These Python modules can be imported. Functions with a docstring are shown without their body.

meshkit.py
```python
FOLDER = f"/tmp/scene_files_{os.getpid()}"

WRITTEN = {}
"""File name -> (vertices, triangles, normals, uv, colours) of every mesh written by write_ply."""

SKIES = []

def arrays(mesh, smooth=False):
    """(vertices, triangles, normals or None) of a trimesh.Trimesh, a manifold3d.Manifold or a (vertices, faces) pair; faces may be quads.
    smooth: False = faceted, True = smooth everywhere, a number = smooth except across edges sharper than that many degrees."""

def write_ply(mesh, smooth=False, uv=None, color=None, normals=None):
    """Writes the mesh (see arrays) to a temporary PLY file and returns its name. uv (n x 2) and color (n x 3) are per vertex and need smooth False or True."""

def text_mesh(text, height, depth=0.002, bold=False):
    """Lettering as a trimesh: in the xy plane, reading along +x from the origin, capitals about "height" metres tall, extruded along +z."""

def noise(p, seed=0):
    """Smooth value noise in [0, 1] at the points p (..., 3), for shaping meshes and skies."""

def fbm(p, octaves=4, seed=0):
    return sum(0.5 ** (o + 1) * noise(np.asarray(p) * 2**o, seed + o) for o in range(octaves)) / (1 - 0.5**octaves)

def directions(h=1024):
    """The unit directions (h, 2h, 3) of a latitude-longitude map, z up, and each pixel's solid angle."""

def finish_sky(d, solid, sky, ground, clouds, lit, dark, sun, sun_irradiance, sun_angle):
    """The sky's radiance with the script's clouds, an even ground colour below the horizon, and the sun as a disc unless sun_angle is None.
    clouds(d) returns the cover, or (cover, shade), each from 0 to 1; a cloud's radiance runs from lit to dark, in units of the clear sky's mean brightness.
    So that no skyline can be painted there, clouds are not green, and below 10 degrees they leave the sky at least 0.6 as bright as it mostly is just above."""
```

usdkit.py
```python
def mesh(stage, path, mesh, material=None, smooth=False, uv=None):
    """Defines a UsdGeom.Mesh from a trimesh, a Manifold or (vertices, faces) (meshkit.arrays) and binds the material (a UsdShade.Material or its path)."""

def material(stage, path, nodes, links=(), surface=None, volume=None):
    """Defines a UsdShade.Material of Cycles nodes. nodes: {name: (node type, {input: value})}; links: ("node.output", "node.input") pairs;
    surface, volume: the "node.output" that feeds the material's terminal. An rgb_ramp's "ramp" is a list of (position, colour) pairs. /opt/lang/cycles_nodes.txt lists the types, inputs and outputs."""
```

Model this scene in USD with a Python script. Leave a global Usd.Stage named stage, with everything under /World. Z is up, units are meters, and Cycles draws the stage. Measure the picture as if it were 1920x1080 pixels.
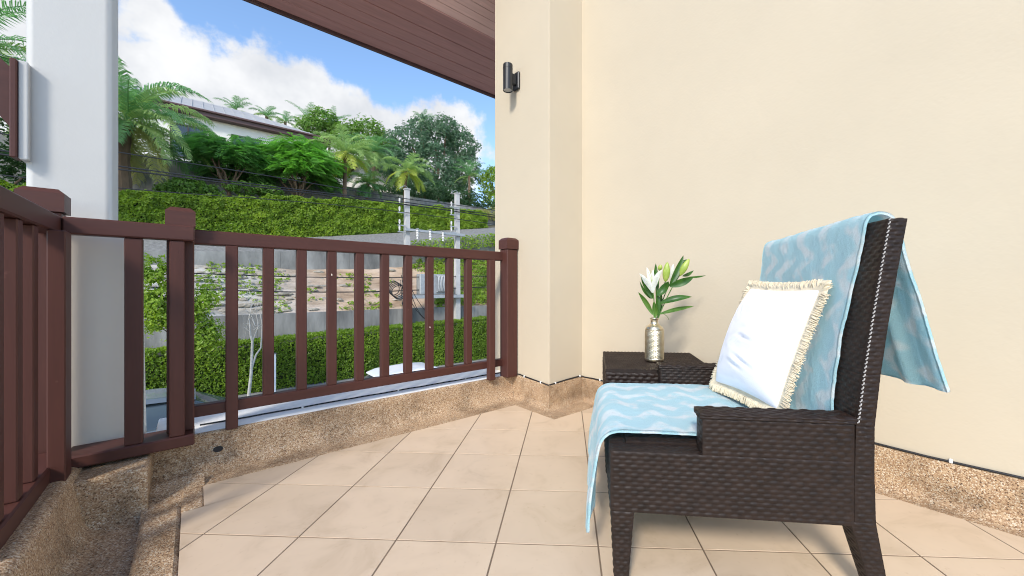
import math, numpy as np, trimesh, usdkit, meshkit
from shapely.geometry import Polygon, box as sbox
from shapely import affinity
from pxr import Usd, UsdGeom, UsdLux, UsdShade, Gf, Sdf, Vt

stage = Usd.Stage.CreateInMemory()
UsdGeom.SetStageUpAxis(stage, 'Z')
UsdGeom.Xform.Define(stage, '/World')
LK = '/World/Looks'

# ------------------------------------------------------------------ camera
F_PX, CX, CY, EYE = 729.5, 1028.0, 537.0, 0.80          # focal length and principal point for a 1920 x 1080 picture
YAW = math.radians(47.684)
fw = np.array([math.cos(YAW), math.sin(YAW), 0.0]); rt = np.array([math.sin(YAW), -math.cos(YAW), 0.0]); up = np.array([0, 0, 1.0])
CAM = np.array([0, 0, EYE])
cam = UsdGeom.Camera.Define(stage, '/World/camera')
AP = 36.0
cam.CreateHorizontalApertureAttr(AP); cam.CreateVerticalApertureAttr(AP * 1080 / 1920)
cam.CreateFocalLengthAttr(F_PX * AP / 1920)
cam.CreateHorizontalApertureOffsetAttr(-(CX - 960) / 1920 * AP)
cam.CreateVerticalApertureOffsetAttr(-(540 - CY) / 1920 * AP)
cam.CreateClippingRangeAttr(Gf.Vec2f(0.05, 5000))
cam.CreateExposureAttr(1.25)
m = Gf.Matrix4d(*rt, 0, *up, 0, *(-fw), 0, *CAM, 1)
cam.AddTransformOp().Set(m)

# ------------------------------------------------------------------ sun and sky
SUN_EL, SUN_TRAVEL = math.radians(37), math.radians(31)
to_sun = np.array([-math.cos(SUN_TRAVEL) * math.cos(SUN_EL), -math.sin(SUN_TRAVEL) * math.cos(SUN_EL), math.sin(SUN_EL)])
sun = UsdLux.DistantLight.Define(stage, '/World/sun')
sun.CreateIntensityAttr(0.40); sun.CreateAngleAttr(10.0); sun.CreateNormalizeAttr(True); sun.CreateColorAttr(Gf.Vec3f(1.0, 0.94, 0.85))
zx = np.cross([0, 0, 1.0], to_sun); zx /= np.linalg.norm(zx); zy = np.cross(to_sun, zx)
sun.AddTransformOp().Set(Gf.Matrix4d(*zx, 0, *zy, 0, *to_sun, 0, 0, 0, 30, 1))

def px_dir(u, v):
    d = fw + rt * (u - CX) / F_PX + up * (CY - v) / F_PX
    return d / np.linalg.norm(d)

sn = {'tc': ('texture_coordinate', {}),
      'sky': ('sky_texture', {'sky_type': 'single_scattering', 'sun_disc': False, 'sun_elevation': SUN_EL, 'sun_rotation': math.atan2(to_sun[0], to_sun[1]), 'air_density': 1.0, 'aerosol_density': 0.6, 'ozone_density': 2.0}),
      'hs': ('hsv', {'saturation': 1.05, 'value': 1.0}),
      'bg': ('background_shader', {'strength': 0.125}),
      'n1': ('noise_texture', {'scale': 8.0, 'detail': 10.0, 'roughness': 0.58, 'lacunarity': 2.1}),
      'n2': ('noise_texture', {'scale': 7.0, 'detail': 8.0, 'roughness': 0.6}),
      'cl': ('rgb_ramp', {'ramp': [(0.25, (2.35, 2.45, 2.6)), (0.42, (2.8, 2.85, 2.95)), (0.58, (3.3, 3.32, 3.35)), (0.8, (3.7, 3.7, 3.7))]}),
      'mx': ('mix', {'mix_type': 'mix'})}
sl = [('sky.color', 'hs.color'), ('tc.generated', 'n1.vector'), ('tc.generated', 'n2.vector'), ('n2.fac', 'cl.fac'), ('hs.color', 'mx.color1'), ('cl.color', 'mx.color2'), ('mx.color', 'bg.color')]
# cumulus banks: smooth domes round a few directions, their edges broken up by noise
blobs = [((380, 330), 0.26, 1.0), ((345, 150), 0.12, 1.0), ((275, 45), 0.075, 0.85), ((470, 220), 0.18, 1.0), ((560, 250), 0.17, 1.0), ((690, 310), 0.20, 1.0), ((820, 320), 0.19, 0.95), ((-250, 150), 0.35, 0.9), ((2200, 100), 0.4, 0.9), ((1300, 200), 0.22, 0.7)]
prev = None
for k, ((u, v), r, amp) in enumerate(blobs):
    d = px_dir(u, v)
    sn[f'd{k}'] = ('vector_math', {'math_type': 'distance', 'vector2': tuple(d)})
    sn[f'm{k}'] = ('map_range', {'range_type': 'smoothstep', 'from_min': r * 1.35, 'from_max': r * 0.25, 'to_min': 0.0, 'to_max': amp, 'clamp': True})
    sl += [('tc.generated', f'd{k}.vector1'), (f'd{k}.value', f'm{k}.value')]
    if prev is None:
        prev = f'm{k}.result'
    else:
        sn[f'x{k}'] = ('math', {'math_type': 'maximum'})
        sl += [(prev, f'x{k}.value1'), (f'm{k}.result', f'x{k}.value2')]
        prev = f'x{k}.value'
sn['bm'] = ('math', {'math_type': 'multiply_add', 'value2': 0.62, 'value3': -0.36})
sn['sum'] = ('math', {'math_type': 'add'})
sn['cov'] = ('map_range', {'range_type': 'smoothstep', 'from_min': 0.43, 'from_max': 0.60, 'to_min': 0.0, 'to_max': 0.97, 'clamp': True})
sl += [(prev, 'bm.value1'), ('bm.value', 'sum.value1'), ('n1.fac', 'sum.value2'), ('sum.value', 'cov.value'), ('cov.result', 'mx.fac')]
sky_mat = usdkit.material(stage, LK + '/sky_clouds', sn, sl, surface='bg.background')
dome = UsdLux.DomeLight.Define(stage, '/World/sky')
dome.CreateIntensityAttr(1.0)
dome.GetPrim().SetCustomDataByKey('kind', 'structure')
UsdShade.MaterialBindingAPI.Apply(dome.GetPrim()).Bind(sky_mat)

# ------------------------------------------------------------------ helpers
taken = {}
def free(parent, name):
    k = (parent, name); n = taken.get(k, 0); taken[k] = n + 1
    return f'{parent}/{name}' if n == 0 else f'{parent}/{name}_{n:03d}'

class T:                                                   # a thing: an Xform at its base, parts below
    def __init__(self, name, label=None, cat=None, group=None, kind=None, loc=(0, 0, 0), parent='/World'):
        self.path = free(parent, name); self.loc = np.asarray(loc, float)
        x = UsdGeom.Xform.Define(stage, self.path)
        if np.any(self.loc): x.AddTranslateOp().Set(Gf.Vec3d(*map(float, self.loc)))
        self.prim = x.GetPrim(); data(self.prim, label, cat, group, kind)

def data(p, label=None, cat=None, group=None, kind=None):
    for k, v in (('label', label), ('category', cat), ('group', group), ('kind', kind)):
        if v: p.SetCustomDataByKey(k, v)

def arr(mesh):
    if isinstance(mesh, trimesh.Trimesh): return np.array(mesh.vertices), np.array(mesh.faces)
    if hasattr(mesh, 'to_mesh'):
        q = mesh.to_mesh(); return np.array(q.vert_properties[:, :3], float), np.array(q.tri_verts)
    return np.asarray(mesh[0], float), np.asarray(mesh[1], int)

class Part:
    pass

def part(t, name, mesh, mat, smooth=False, uv=None, label=None, kind=None, cat=None, group=None):
    """t: a T, a Part (for a sub-part) or None (a thing of one mesh)."""
    v, f = arr(mesh)
    if t is None: root, loc = '/World', np.zeros(3)
    else: root, loc = t.path, t.loc
    o = Part(); o.path = free(root, name); o.loc = loc
    pr = usdkit.mesh(stage, o.path, (v - loc, f), mat, smooth=smooth, uv=uv).GetPrim()
    o.prim = pr; data(pr, label, cat, group, kind)
    return o

def cat_m(ms):
    vs, fs, n = [], [], 0
    for mm in ms:
        v, f = arr(mm)
        if f.shape[1] == 4: f = np.vstack([f[:, [0, 1, 2]], f[:, [0, 2, 3]]])
        vs.append(v); fs.append(f + n); n += len(v)
    return np.vstack(vs), np.vstack(fs)

def hullm(pts):
    return trimesh.convex.convex_hull(np.asarray(pts, float))

def cbox(lo, hi, ch=0.004):
    lo, hi = np.minimum(lo, hi).astype(float), np.maximum(lo, hi).astype(float)
    ch = min(ch, 0.45 * (hi - lo).min()); P = []
    for i in range(8):
        s = np.array([(i >> k) & 1 for k in range(3)])
        c = np.where(s, hi, lo); d = np.where(s, -1, 1)
        for k in range(3):
            q = c + d * ch; q[k] = c[k]; P.append(q)
    return hullm(P)

def hexa(c, ch=0.0):
    return hullm(c)

def tube(pts, r, n=6, cap=True):
    pts = np.asarray(pts, float); r = np.broadcast_to(r, len(pts)).astype(float)
    t = np.gradient(pts, axis=0); t /= np.maximum(np.linalg.norm(t, axis=1, keepdims=True), 1e-9)
    a = np.array([0, 0, 1.0]) if abs(t[0, 2]) < 0.9 else np.array([1.0, 0, 0])
    V = []
    for p, tt, rr in zip(pts, t, r):
        x = np.cross(tt, a); x /= max(np.linalg.norm(x), 1e-9); y = np.cross(tt, x); a = y if abs(np.dot(y, tt)) < 0.5 else a
        a = -np.cross(x, tt) * -1
        ang = np.arange(n) / n * 2 * np.pi
        V.append(p + rr * (np.cos(ang)[:, None] * x + np.sin(ang)[:, None] * y))
    V = np.vstack(V); F = []
    for i in range(len(pts) - 1):
        for j in range(n):
            a0, b0 = i * n + j, i * n + (j + 1) % n
            F += [[a0, b0, b0 + n], [a0, b0 + n, a0 + n]]
    if cap:
        for i, o in ((0, 1), (len(pts) - 1, -1)):
            V = np.vstack([V, pts[i]]); c = len(V) - 1
            for j in range(n):
                q = [c, i * n + (j + 1) % n, i * n + j]
                F.append(q if o == 1 else q[::-1])
    return V, np.array(F)

def lathe(prof, n=32, at=(0, 0, 0)):
    prof = np.asarray(prof, float); ang = np.arange(n) / n * 2 * np.pi
    V = np.stack([prof[:, None, 0] * np.cos(ang), prof[:, None, 0] * np.sin(ang), np.repeat(prof[:, 1:2], n, 1)], -1).reshape(-1, 3) + np.asarray(at)
    F = []
    for i in range(len(prof) - 1):
        for j in range(n):
            a0, b0 = i * n + j, i * n + (j + 1) % n
            F += [[a0, b0, b0 + n], [a0, b0 + n, a0 + n]]
    return V, np.array(F)

def grid_faces(nu, nv):
    i, j = np.meshgrid(np.arange(nu - 1), np.arange(nv - 1), indexing='ij')
    a = (i * nv + j).ravel()
    return np.vstack([np.stack([a, a + nv, a + nv + 1], 1), np.stack([a, a + nv + 1, a + 1], 1)])

def extr(poly, z0, z1):
    mm = trimesh.creation.extrude_polygon(poly, z1 - z0, engine='earcut'); mm.apply_translation([0, 0, z0]); return mm

def at_depth(u, v, D): return CAM + (fw + rt * (u - CX) / F_PX + up * (CY - v) / F_PX) * D
def at_y(u, v, y):
    d = fw + rt * (u - CX) / F_PX + up * (CY - v) / F_PX; return CAM + d * (y / d[1])

# ------------------------------------------------------------------ materials
def mat(name, col, rough=0.6, var=0.12, scale=6.0, bump=0.0, bscale=60.0, detail=5.0, metallic=0.0, spec=0.5, sheen=0.0, island=0.0, stretch=None, coat=0.0):
    """A principled surface with soft noise in its colour and optional fine relief."""
    c = np.array(col, float)
    n = {'g': ('geometry', {}), 'mp': ('mapping', {'scale': stretch or (1, 1, 1)}), 'n': ('noise_texture', {'scale': scale, 'detail': detail, 'roughness': 0.6}),
         'r': ('rgb_ramp', {'ramp': [(0.25, tuple(c * (1 - var))), (0.75, tuple(np.minimum(c * (1 + var), 1)))]}),
         'p': ('principled_bsdf', {'roughness': rough, 'metallic': metallic, 'specular_ior_level': spec, 'sheen_weight': sheen, 'coat_weight': coat})}
    l = [('g.position', 'mp.vector'), ('mp.vector', 'n.vector'), ('n.fac', 'r.fac')]
    out = 'r.color'
    if island:
        n['im'] = ('map_range', {'from_min': 0.0, 'from_max': 1.0, 'to_min': 1 - island, 'to_max': 1 + island})
        n['ih'] = ('hsv', {}); l += [('g.random_per_island', 'im.value'), ('im.result', 'ih.value'), (out, 'ih.color')]; out = 'ih.color'
    l.append((out, 'p.base_color'))
    if bump:
        n['bn'] = ('noise_texture', {'scale': bscale, 'detail': 4.0, 'roughness': 0.6}); n['b'] = ('bump', {'strength': 0.6, 'distance': bump})
        l += [('mp.vector', 'bn.vector'), ('bn.fac', 'b.height'), ('b.normal', 'p.normal')]
    return usdkit.material(stage, f'{LK}/{name}', n, l, surface='p.BSDF')

def leafmat(name, stops, trans=0.38, rough=0.45, spec=0.4):
    n = {'g': ('geometry', {}), 'r': ('rgb_ramp', {'ramp': stops}), 'p': ('principled_bsdf', {'roughness': rough, 'specular_ior_level': spec}),
         't': ('translucent_bsdf', {}), 'h': ('hsv', {'value': 1.5, 'saturation': 1.15}), 'm': ('mix_closure', {'fac': trans}),
         'nz': ('noise_texture', {'scale': 0.9, 'detail': 3.0}), 'a': ('math', {'math_type': 'multiply_add', 'value2': 0.55, 'value3': 0.06}), 's': ('math', {'math_type': 'multiply_add', 'value2': 0.55})}
    l = [('g.position', 'nz.vector'), ('nz.fac', 'a.value1'), ('g.random_per_island', 's.value1'), ('a.value', 's.value3'), ('s.value', 'r.fac'), ('r.color', 'p.base_color'),
         ('r.color', 'h.color'), ('h.color', 't.color'), ('p.BSDF', 'm.closure1'), ('t.BSDF', 'm.closure2')]
    return usdkit.material(stage, f'{LK}/{name}', n, l, surface='m.closure')

M = {}
M['wall'] = mat('cream_plaster', (0.535, 0.460, 0.345), 0.75, 0.05, 1.3, 0.0013, 70, spec=0.25)
M['column'] = mat('white_paint', (0.50, 0.495, 0.475), 0.6, 0.05, 1.5, 0.001, 60)
M['pedestal'] = mat('beige_paint', (0.80, 0.71, 0.585), 0.6, 0.05, 2.0, 0.001, 60)
M['ledge'] = mat('white_ledge_paint', (0.88, 0.865, 0.83), 0.55, 0.10, 9.0, 0.002, 40, stretch=(1, 3, 1))
M['grout'] = mat('grout', (0.19, 0.135, 0.09), 0.9, 0.4, 9)
M['rubber'] = mat('black_rubber', (0.012, 0.012, 0.014), 0.5, 0.1, 20)
M['clip'] = mat('white_plastic', (0.8, 0.8, 0.78), 0.4, 0.02, 5)
M['black_metal'] = mat('black_metal', (0.014, 0.014, 0.015), 0.42, 0.1, 30, 0.0004, 400)
M['lens'] = mat('grey_lamp_glass', (0.35, 0.36, 0.36), 0.15, 0.05, 10)
M['concrete'] = mat('weathered_concrete', (0.20, 0.20, 0.19), 0.9, 0.6, 1.3, 0.02, 12, stretch=(1, 1, 0.35))
M['concrete_dark'] = mat('stained_concrete', (0.195, 0.19, 0.18), 0.9, 0.7, 1.2, 0.02, 10, stretch=(1, 1, 0.25))
M['pole'] = mat('pole_concrete', (0.45, 0.44, 0.42), 0.85, 0.15, 3, 0.004, 30)
M['asphalt'] = mat('asphalt', (0.075, 0.078, 0.085), 0.9, 0.25, 2.0, 0.01, 60)
M['gravel'] = mat('gravel', (0.20, 0.195, 0.185), 0.95, 0.5, 9, 0.03, 14)
M['soil'] = mat('hill_soil', (0.11, 0.10, 0.06), 0.95, 0.4, 0.8, 0.05, 5)
M['roofmetal'] = mat('grey_metal_roof', (0.36, 0.355, 0.345), 0.75, 0.12, 1.2, spec=0.5)
M['fascia'] = mat('brown_fascia', (0.10, 0.055, 0.05), 0.55, 0.12, 3)
M['house'] = mat('white_render', (0.78, 0.75, 0.68), 0.85, 0.08, 0.8)
M['winframe'] = mat('dark_frame', (0.05, 0.035, 0.03), 0.5, 0.1, 4)
M['carwhite'] = mat('white_car_paint', (0.82, 0.83, 0.84), 0.25, 0.01, 2, coat=0.6)
M['cargrey'] = mat('grey_car_paint', (0.10, 0.12, 0.14), 0.25, 0.02, 2, coat=0.6)
M['tyre'] = mat('tyre_rubber', (0.015, 0.015, 0.016), 0.8, 0.1, 20)
M['chrome'] = mat('wheel_metal', (0.5, 0.5, 0.52), 0.3, 0.05, 8, metallic=1.0)
M['bark'] = mat('bark', (0.15, 0.10, 0.065), 0.95, 0.35, 5, 0.02, 18, stretch=(1, 1, 0.4))
M['palebark'] = mat('pale_bark', (0.46, 0.44, 0.40), 0.9, 0.25, 8, 0.004, 40)
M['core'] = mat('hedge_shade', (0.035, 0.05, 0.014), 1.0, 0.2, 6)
M['steel'] = mat('galvanised_steel', (0.36, 0.375, 0.38), 0.45, 0.12, 6, metallic=0.3)
M['porcelain'] = mat('porcelain', (0.62, 0.60, 0.57), 0.3, 0.05, 6)
M['glass'] = usdkit.material(stage, LK + '/dark_glass', {'p': ('principled_bsdf', {'base_color': (0.03, 0.04, 0.045), 'roughness': 0.06, 'specular_ior_level': 0.8})}, [], surface='p.BSDF')

# brown painted timber: fine vertical grain, worn dusty edges, slight gloss
def timber(name, col, stretch, rough=0.48):
    c = np.array(col)
    n = {'g': ('geometry', {}), 'mp': ('mapping', {'scale': stretch}), 'n': ('noise_texture', {'scale': 3.0, 'detail': 6.0, 'roughness': 0.65, 'distortion': 0.4}),
         'n2': ('noise_texture', {'scale': 26.0, 'detail': 3.0, 'roughness': 0.7}),
         'r': ('rgb_ramp', {'ramp': [(0.25, tuple(c * 0.82)), (0.6, tuple(c)), (0.85, tuple(c * 1.22))]}),
         'w': ('rgb_ramp', {'ramp': [(0.0, (0, 0, 0)), (0.70, (0, 0, 0)), (0.80, (1, 1, 1))]}), 'mx': ('mix', {'color2': tuple(c * 1.7 + 0.02)}),
         'wm': ('math', {'math_type': 'multiply', 'value2': 0.5}),
         'b': ('bump', {'strength': 0.5, 'distance': 0.0012}), 'p': ('principled_bsdf', {'roughness': rough, 'specular_ior_level': 0.32})}
    l = [('g.position', 'mp.vector'), ('mp.vector', 'n.vector'), ('g.position', 'n2.vector'), ('n.fac', 'r.fac'), ('n2.fac', 'w.fac'), ('w.color', 'wm.value1'), ('wm.value', 'mx.fac'),
         ('r.color', 'mx.color1'), ('mx.color', 'p.base_color'), ('n.fac', 'b.height'), ('b.normal', 'p.normal')]
    return usdkit.material(stage, f'{LK}/{name}', n, l, surface='p.BSDF')
BROWN = (0.074, 0.026, 0.019)
M['wood_v'] = timber('brown_timber_upright', BROWN, (14, 14, 1.2))
M['wood_x'] = timber('brown_timber_rail', BROWN, (1.2, 14, 14))
M['wood_y'] = timber('brown_timber_side_rail', BROWN, (14, 1.2, 14))
M['soffit'] = timber('brown_soffit_board', (0.64, 0.39, 0.32), (1.0, 12, 12), 0.5)
M['soffit_dark'] = timber('brown_eave_board', (0.54, 0.27, 0.22), (1.0, 12, 12), 0.5)

# washed-pebble terrazzo: voronoi grains of tan, brown, grey and a few dark ones, larger dirt stains
n = {'g': ('geometry', {}), 'v': ('voronoi_texture', {'scale': 290.0, 'randomness': 1.0}), 'sc': ('separate_color', {}),
     'r': ('rgb_ramp', {'ramp': [(0.0, (0.10, 0.06, 0.035)), (0.08, (0.24, 0.14, 0.075)), (0.35, (0.38, 0.24, 0.135)), (0.6, (0.46, 0.31, 0.18)), (0.82, (0.53, 0.385, 0.24)), (1.0, (0.66, 0.57, 0.44))]}),
     'st': ('noise_texture', {'scale': 5.0, 'detail': 6.0, 'roughness': 0.65}), 'sr': ('rgb_ramp', {'ramp': [(0.34, (0.42, 0.40, 0.38)), (0.52, (1, 1, 1)), (1.0, (1.0, 1.0, 1.0))]}),
     'mu': ('mix', {'mix_type': 'multiply', 'fac': 0.8}), 'b': ('bump', {'strength': 0.7, 'distance': 0.002, 'invert': True}), 'p': ('principled_bsdf', {'roughness': 0.7, 'specular_ior_level': 0.35})}
M['terrazzo'] = usdkit.material(stage, LK + '/pebble_terrazzo', n, [('g.position', 'v.vector'), ('v.color', 'sc.color'), ('sc.r', 'r.fac'), ('g.position', 'st.vector'), ('st.fac', 'sr.fac'), ('r.color', 'mu.color1'), ('sr.color', 'mu.color2'), ('mu.color', 'p.base_color'), ('v.distance', 'b.height'), ('b.normal', 'p.normal')], surface='p.BSDF')

# glazed floor tile: soft cloudy mottling, each tile slightly different
def tilemat(k, tone):
    c = np.array((0.60, 0.46, 0.322)) * tone
    n = {'g': ('geometry', {}), 'n': ('noise_texture', {'scale': 5.0, 'detail': 7.0, 'roughness': 0.62, 'distortion': 0.8}),
         'n2': ('noise_texture', {'scale': 42.0, 'detail': 4.0, 'roughness': 0.7}),
         'r': ('rgb_ramp', {'ramp': [(0.25, tuple(c * (0.86, 0.84, 0.80))), (0.5, tuple(c)), (0.8, tuple(c * (1.08, 1.09, 1.10)))]}),
         'sr': ('rgb_ramp', {'ramp': [(0.25, (0.80, 0.76, 0.70)), (0.40, (1, 1, 1)), (1.0, (1.0, 1.0, 1.0))]}), 'mu': ('mix', {'mix_type': 'multiply', 'fac': 0.7}),
         'rr': ('map_range', {'from_min': 0.3, 'from_max': 0.7, 'to_min': 0.30, 'to_max': 0.50}), 'b': ('bump', {'strength': 0.25, 'distance': 0.0015}), 'p': ('principled_bsdf', {'specular_ior_level': 0.5})}
    return usdkit.material(stage, f'{LK}/beige_tile_{k}', n, [('g.position', 'n.vector'), ('g.position', 'n2.vector'), ('n.fac', 'r.fac'), ('n2.fac', 'sr.fac'), ('r.color', 'mu.color1'), ('sr.color', 'mu.color2'), ('mu.color', 'p.base_color'), ('n.fac', 'rr.value'), ('rr.result', 'p.roughness'), ('n.fac', 'b.height'), ('b.normal', 'p.normal')], surface='p.BSDF')
TILE = [tilemat(k, t) for k, t in enumerate((0.93, 1.0, 1.05, 0.97))]

M['leaf_yellowgreen'] = leafmat('yellow_green_leaf', [(0.0, (0.057, 0.102, 0.015)), (0.30, (0.183, 0.288, 0.033)), (0.6, (0.412, 0.528, 0.066)), (1.0, (0.686, 0.780, 0.172))])
M['leaf_hedge'] = leafmat('hedge_leaf', [(0.0, (0.043, 0.081, 0.012)), (0.35, (0.160, 0.257, 0.026)), (0.7, (0.377, 0.486, 0.048)), (1.0, (0.754, 0.743, 0.108))])
M['leaf_bright'] = leafmat('bright_feathery_leaf', [(0.0, (0.075, 0.176, 0.038)), (0.5, (0.200, 0.440, 0.090)), (1.0, (0.425, 0.682, 0.150))], trans=0.5)
M['leaf_deep'] = leafmat('deep_feathery_leaf', [(0.0, (0.063, 0.150, 0.045)), (0.5, (0.140, 0.325, 0.083)), (1.0, (0.280, 0.525, 0.120))], trans=0.5)
M['leaf_greyish'] = leafmat('grey_green_leaf', [(0.0, (0.049, 0.097, 0.054)), (0.5, (0.121, 0.208, 0.110)), (1.0, (0.292, 0.413, 0.218))], rough=0.35)
M['leaf_dark'] = leafmat('dark_leaf', [(0.0, (0.019, 0.049, 0.019)), (0.5, (0.058, 0.117, 0.039)), (1.0, (0.137, 0.234, 0.058))])
M['leaf_mid'] = leafmat('mid_green_leaf', [(0.0, (0.064, 0.121, 0.025)), (0.5, (0.168, 0.304, 0.053)), (1.0, (0.379, 0.545, 0.106))])
M['palm_deep'] = leafmat('deep_palm_frond', [(0.0, (0.078, 0.172, 0.062)), (0.5, (0.194, 0.378, 0.140)), (1.0, (0.430, 0.680, 0.236))], rough=0.35)
M['palm_dry'] = leafmat('drying_palm_frond', [(0.0, (0.198, 0.215, 0.066)), (0.5, (0.380, 0.380, 0.132)), (1.0, (0.594, 0.561, 0.264))])
M['palm_light'] = leafmat('light_palm_frond', [(0.0, (0.152, 0.239, 0.086)), (0.5, (0.366, 0.505, 0.171)), (1.0, (0.731, 0.780, 0.378))])
M['palm_yellow'] = leafmat('yellow_palm_frond', [(0.0, (0.293, 0.351, 0.058)), (0.5, (0.507, 0.566, 0.117)), (1.0, (0.780, 0.780, 0.195))])

# ================================================================== THE BALCONY
XW, XP, YP, YR = 2.025, 1.71, 1.87, 2.25                   # wall plane, pier corner, railing line
ZC = 0.165                                                 # top of curb and skirting
XL, XT, YT = -0.30, -0.033, 2.09                           # left curb, left and far edge of the tiles
TY = 0.3172; C45 = math.sqrt(0.5)

# floor: grout bed and the tiles laid on it at 45 degrees, each tile its own part
floor = T('floor', kind='structure')
region = Polygon([(XT, -1.3), (XT, 1.89), (0.027, 1.89), (0.027, YT), (1.60, YT), (1.60, 1.705), (1.953, 1.705), (1.953, -1.3)])
part(floor, 'grout_bed', extr(region.buffer(-0.0005), -0.05, -0.0016), M['grout'])
t_ = 0.04685; gx0, gy0 = -1.0676 * EYE, 2.694 * EYE
o = np.array([gx0 * math.cos(t_) + gy0 * math.sin(t_), -gx0 * math.sin(t_) + gy0 * math.cos(t_)])
o3 = rt * o[0] + fw * o[1]                                 # a grid corner on the floor
rng = np.random.default_rng(3)
ax, ay = np.array([C45, -C45]), np.array([C45, C45])       # picture-right and away
for i in range(-8, 16):
    for j in range(-5, 12):
        c0 = o3[:2] + ax * i * TY - ay * j * TY
        g = 0.0026
        q = [c0 + ax * a + ay * b for a, b in ((g, -g), (TY - g, -g), (TY - g, -TY + g), (g, -TY + g))]
        cell = Polygon(q).intersection(region)
        if cell.is_empty or cell.area < 4e-4: continue
        for pg in getattr(cell, 'geoms', [cell]):
            if pg.geom_type != 'Polygon' or pg.area < 4e-4: continue
            top = pg.buffer(-0.0003, join_style=2)
            dz = rng.uniform(-0.0003, 0.0003)
            ring = np.array(pg.exterior.coords)[:-1]
            if top.geom_type == 'Polygon' and len(top.exterior.coords) == len(pg.exterior.coords):
                r2 = np.array(top.exterior.coords)[:-1]
                k = np.argmin(((r2 - ring[0]) ** 2).sum(1)); r2 = np.roll(r2, -k, 0)
                if np.linalg.norm(r2 - ring, axis=1).max() < 0.01:
                    n_ = len(ring)
                    V = np.vstack([np.c_[ring, np.full(n_, -0.004)], np.c_[ring, np.full(n_, -0.0003 + dz)], np.c_[r2, np.full(n_, 0.0 + dz)]])
                    Fs = []
                    ccw = pg.exterior.is_ccw
                    for s in (0, n_):
                        for a in range(n_):
                            b = (a + 1) % n_
                            Fs += [[s + a, s + b, s + b + n_], [s + a, s + b + n_, s + a + n_]]
                    for a in range(1, n_ - 1): Fs.append([2 * n_, 2 * n_ + a, 2 * n_ + a + 1])
                    Fs = np.array(Fs); Fs = Fs if ccw else Fs[:, ::-1]
                    part(floor, 'tile', (V, Fs), TILE[rng.integers(4)]); continue
            part(floor, 'tile', extr(pg, -0.004, dz), TILE[rng.integers(4)])

# terrazzo curb and skirting: one profile (strip, cove, upright face, rounded lip) swept along the walls
def sweep(path, prof, side=1.0):
    """path: open axis-aligned polyline (wall plane, room on its left hand side); prof: (distance into the room, z)."""
    path = np.asarray(path, float); n_ = len(path); rows = []
    seg = np.diff(path, axis=0); seg /= np.linalg.norm(seg, axis=1, keepdims=True)
    nor = np.c_[-seg[:, 1], seg[:, 0]] * side
    mit = np.vstack([nor[0], np.array([(a + b) / (1 + a @ b) for a, b in zip(nor[:-1], nor[1:])]).reshape(-1, 2), nor[-1]])
    V = np.array([[*(p + mm * d), z] for p, mm in zip(path, mit) for d, z in prof])
    return V, grid_faces(n_, len(prof))
def cove(strip, top=ZC, r=0.045, lip=0.012, face=0.0, back=-0.02, ang=None):
    a = np.linspace(0, np.pi / 2, 7)
    P = [(strip, -0.03), (strip, 0.0006)] + [(face + r - r * math.sin(x), r - r * math.cos(x) + 0.001) for x in a]
    P += [(face - lip + lip * math.cos(x), top - lip + lip * math.sin(x)) for x in a] + [(back, top)]
    return P
def fine(path, step=0.04):
    out = [path[0]]
    for a, b in zip(path[:-1], path[1:]):
        k = max(1, int(np.hypot(b[0] - a[0], b[1] - a[1]) / step))
        out += [(a[0] + (b[0] - a[0]) * s / k, a[1] + (b[1] - a[1]) * s / k) for s in range(1, k + 1)]
    return out
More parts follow.
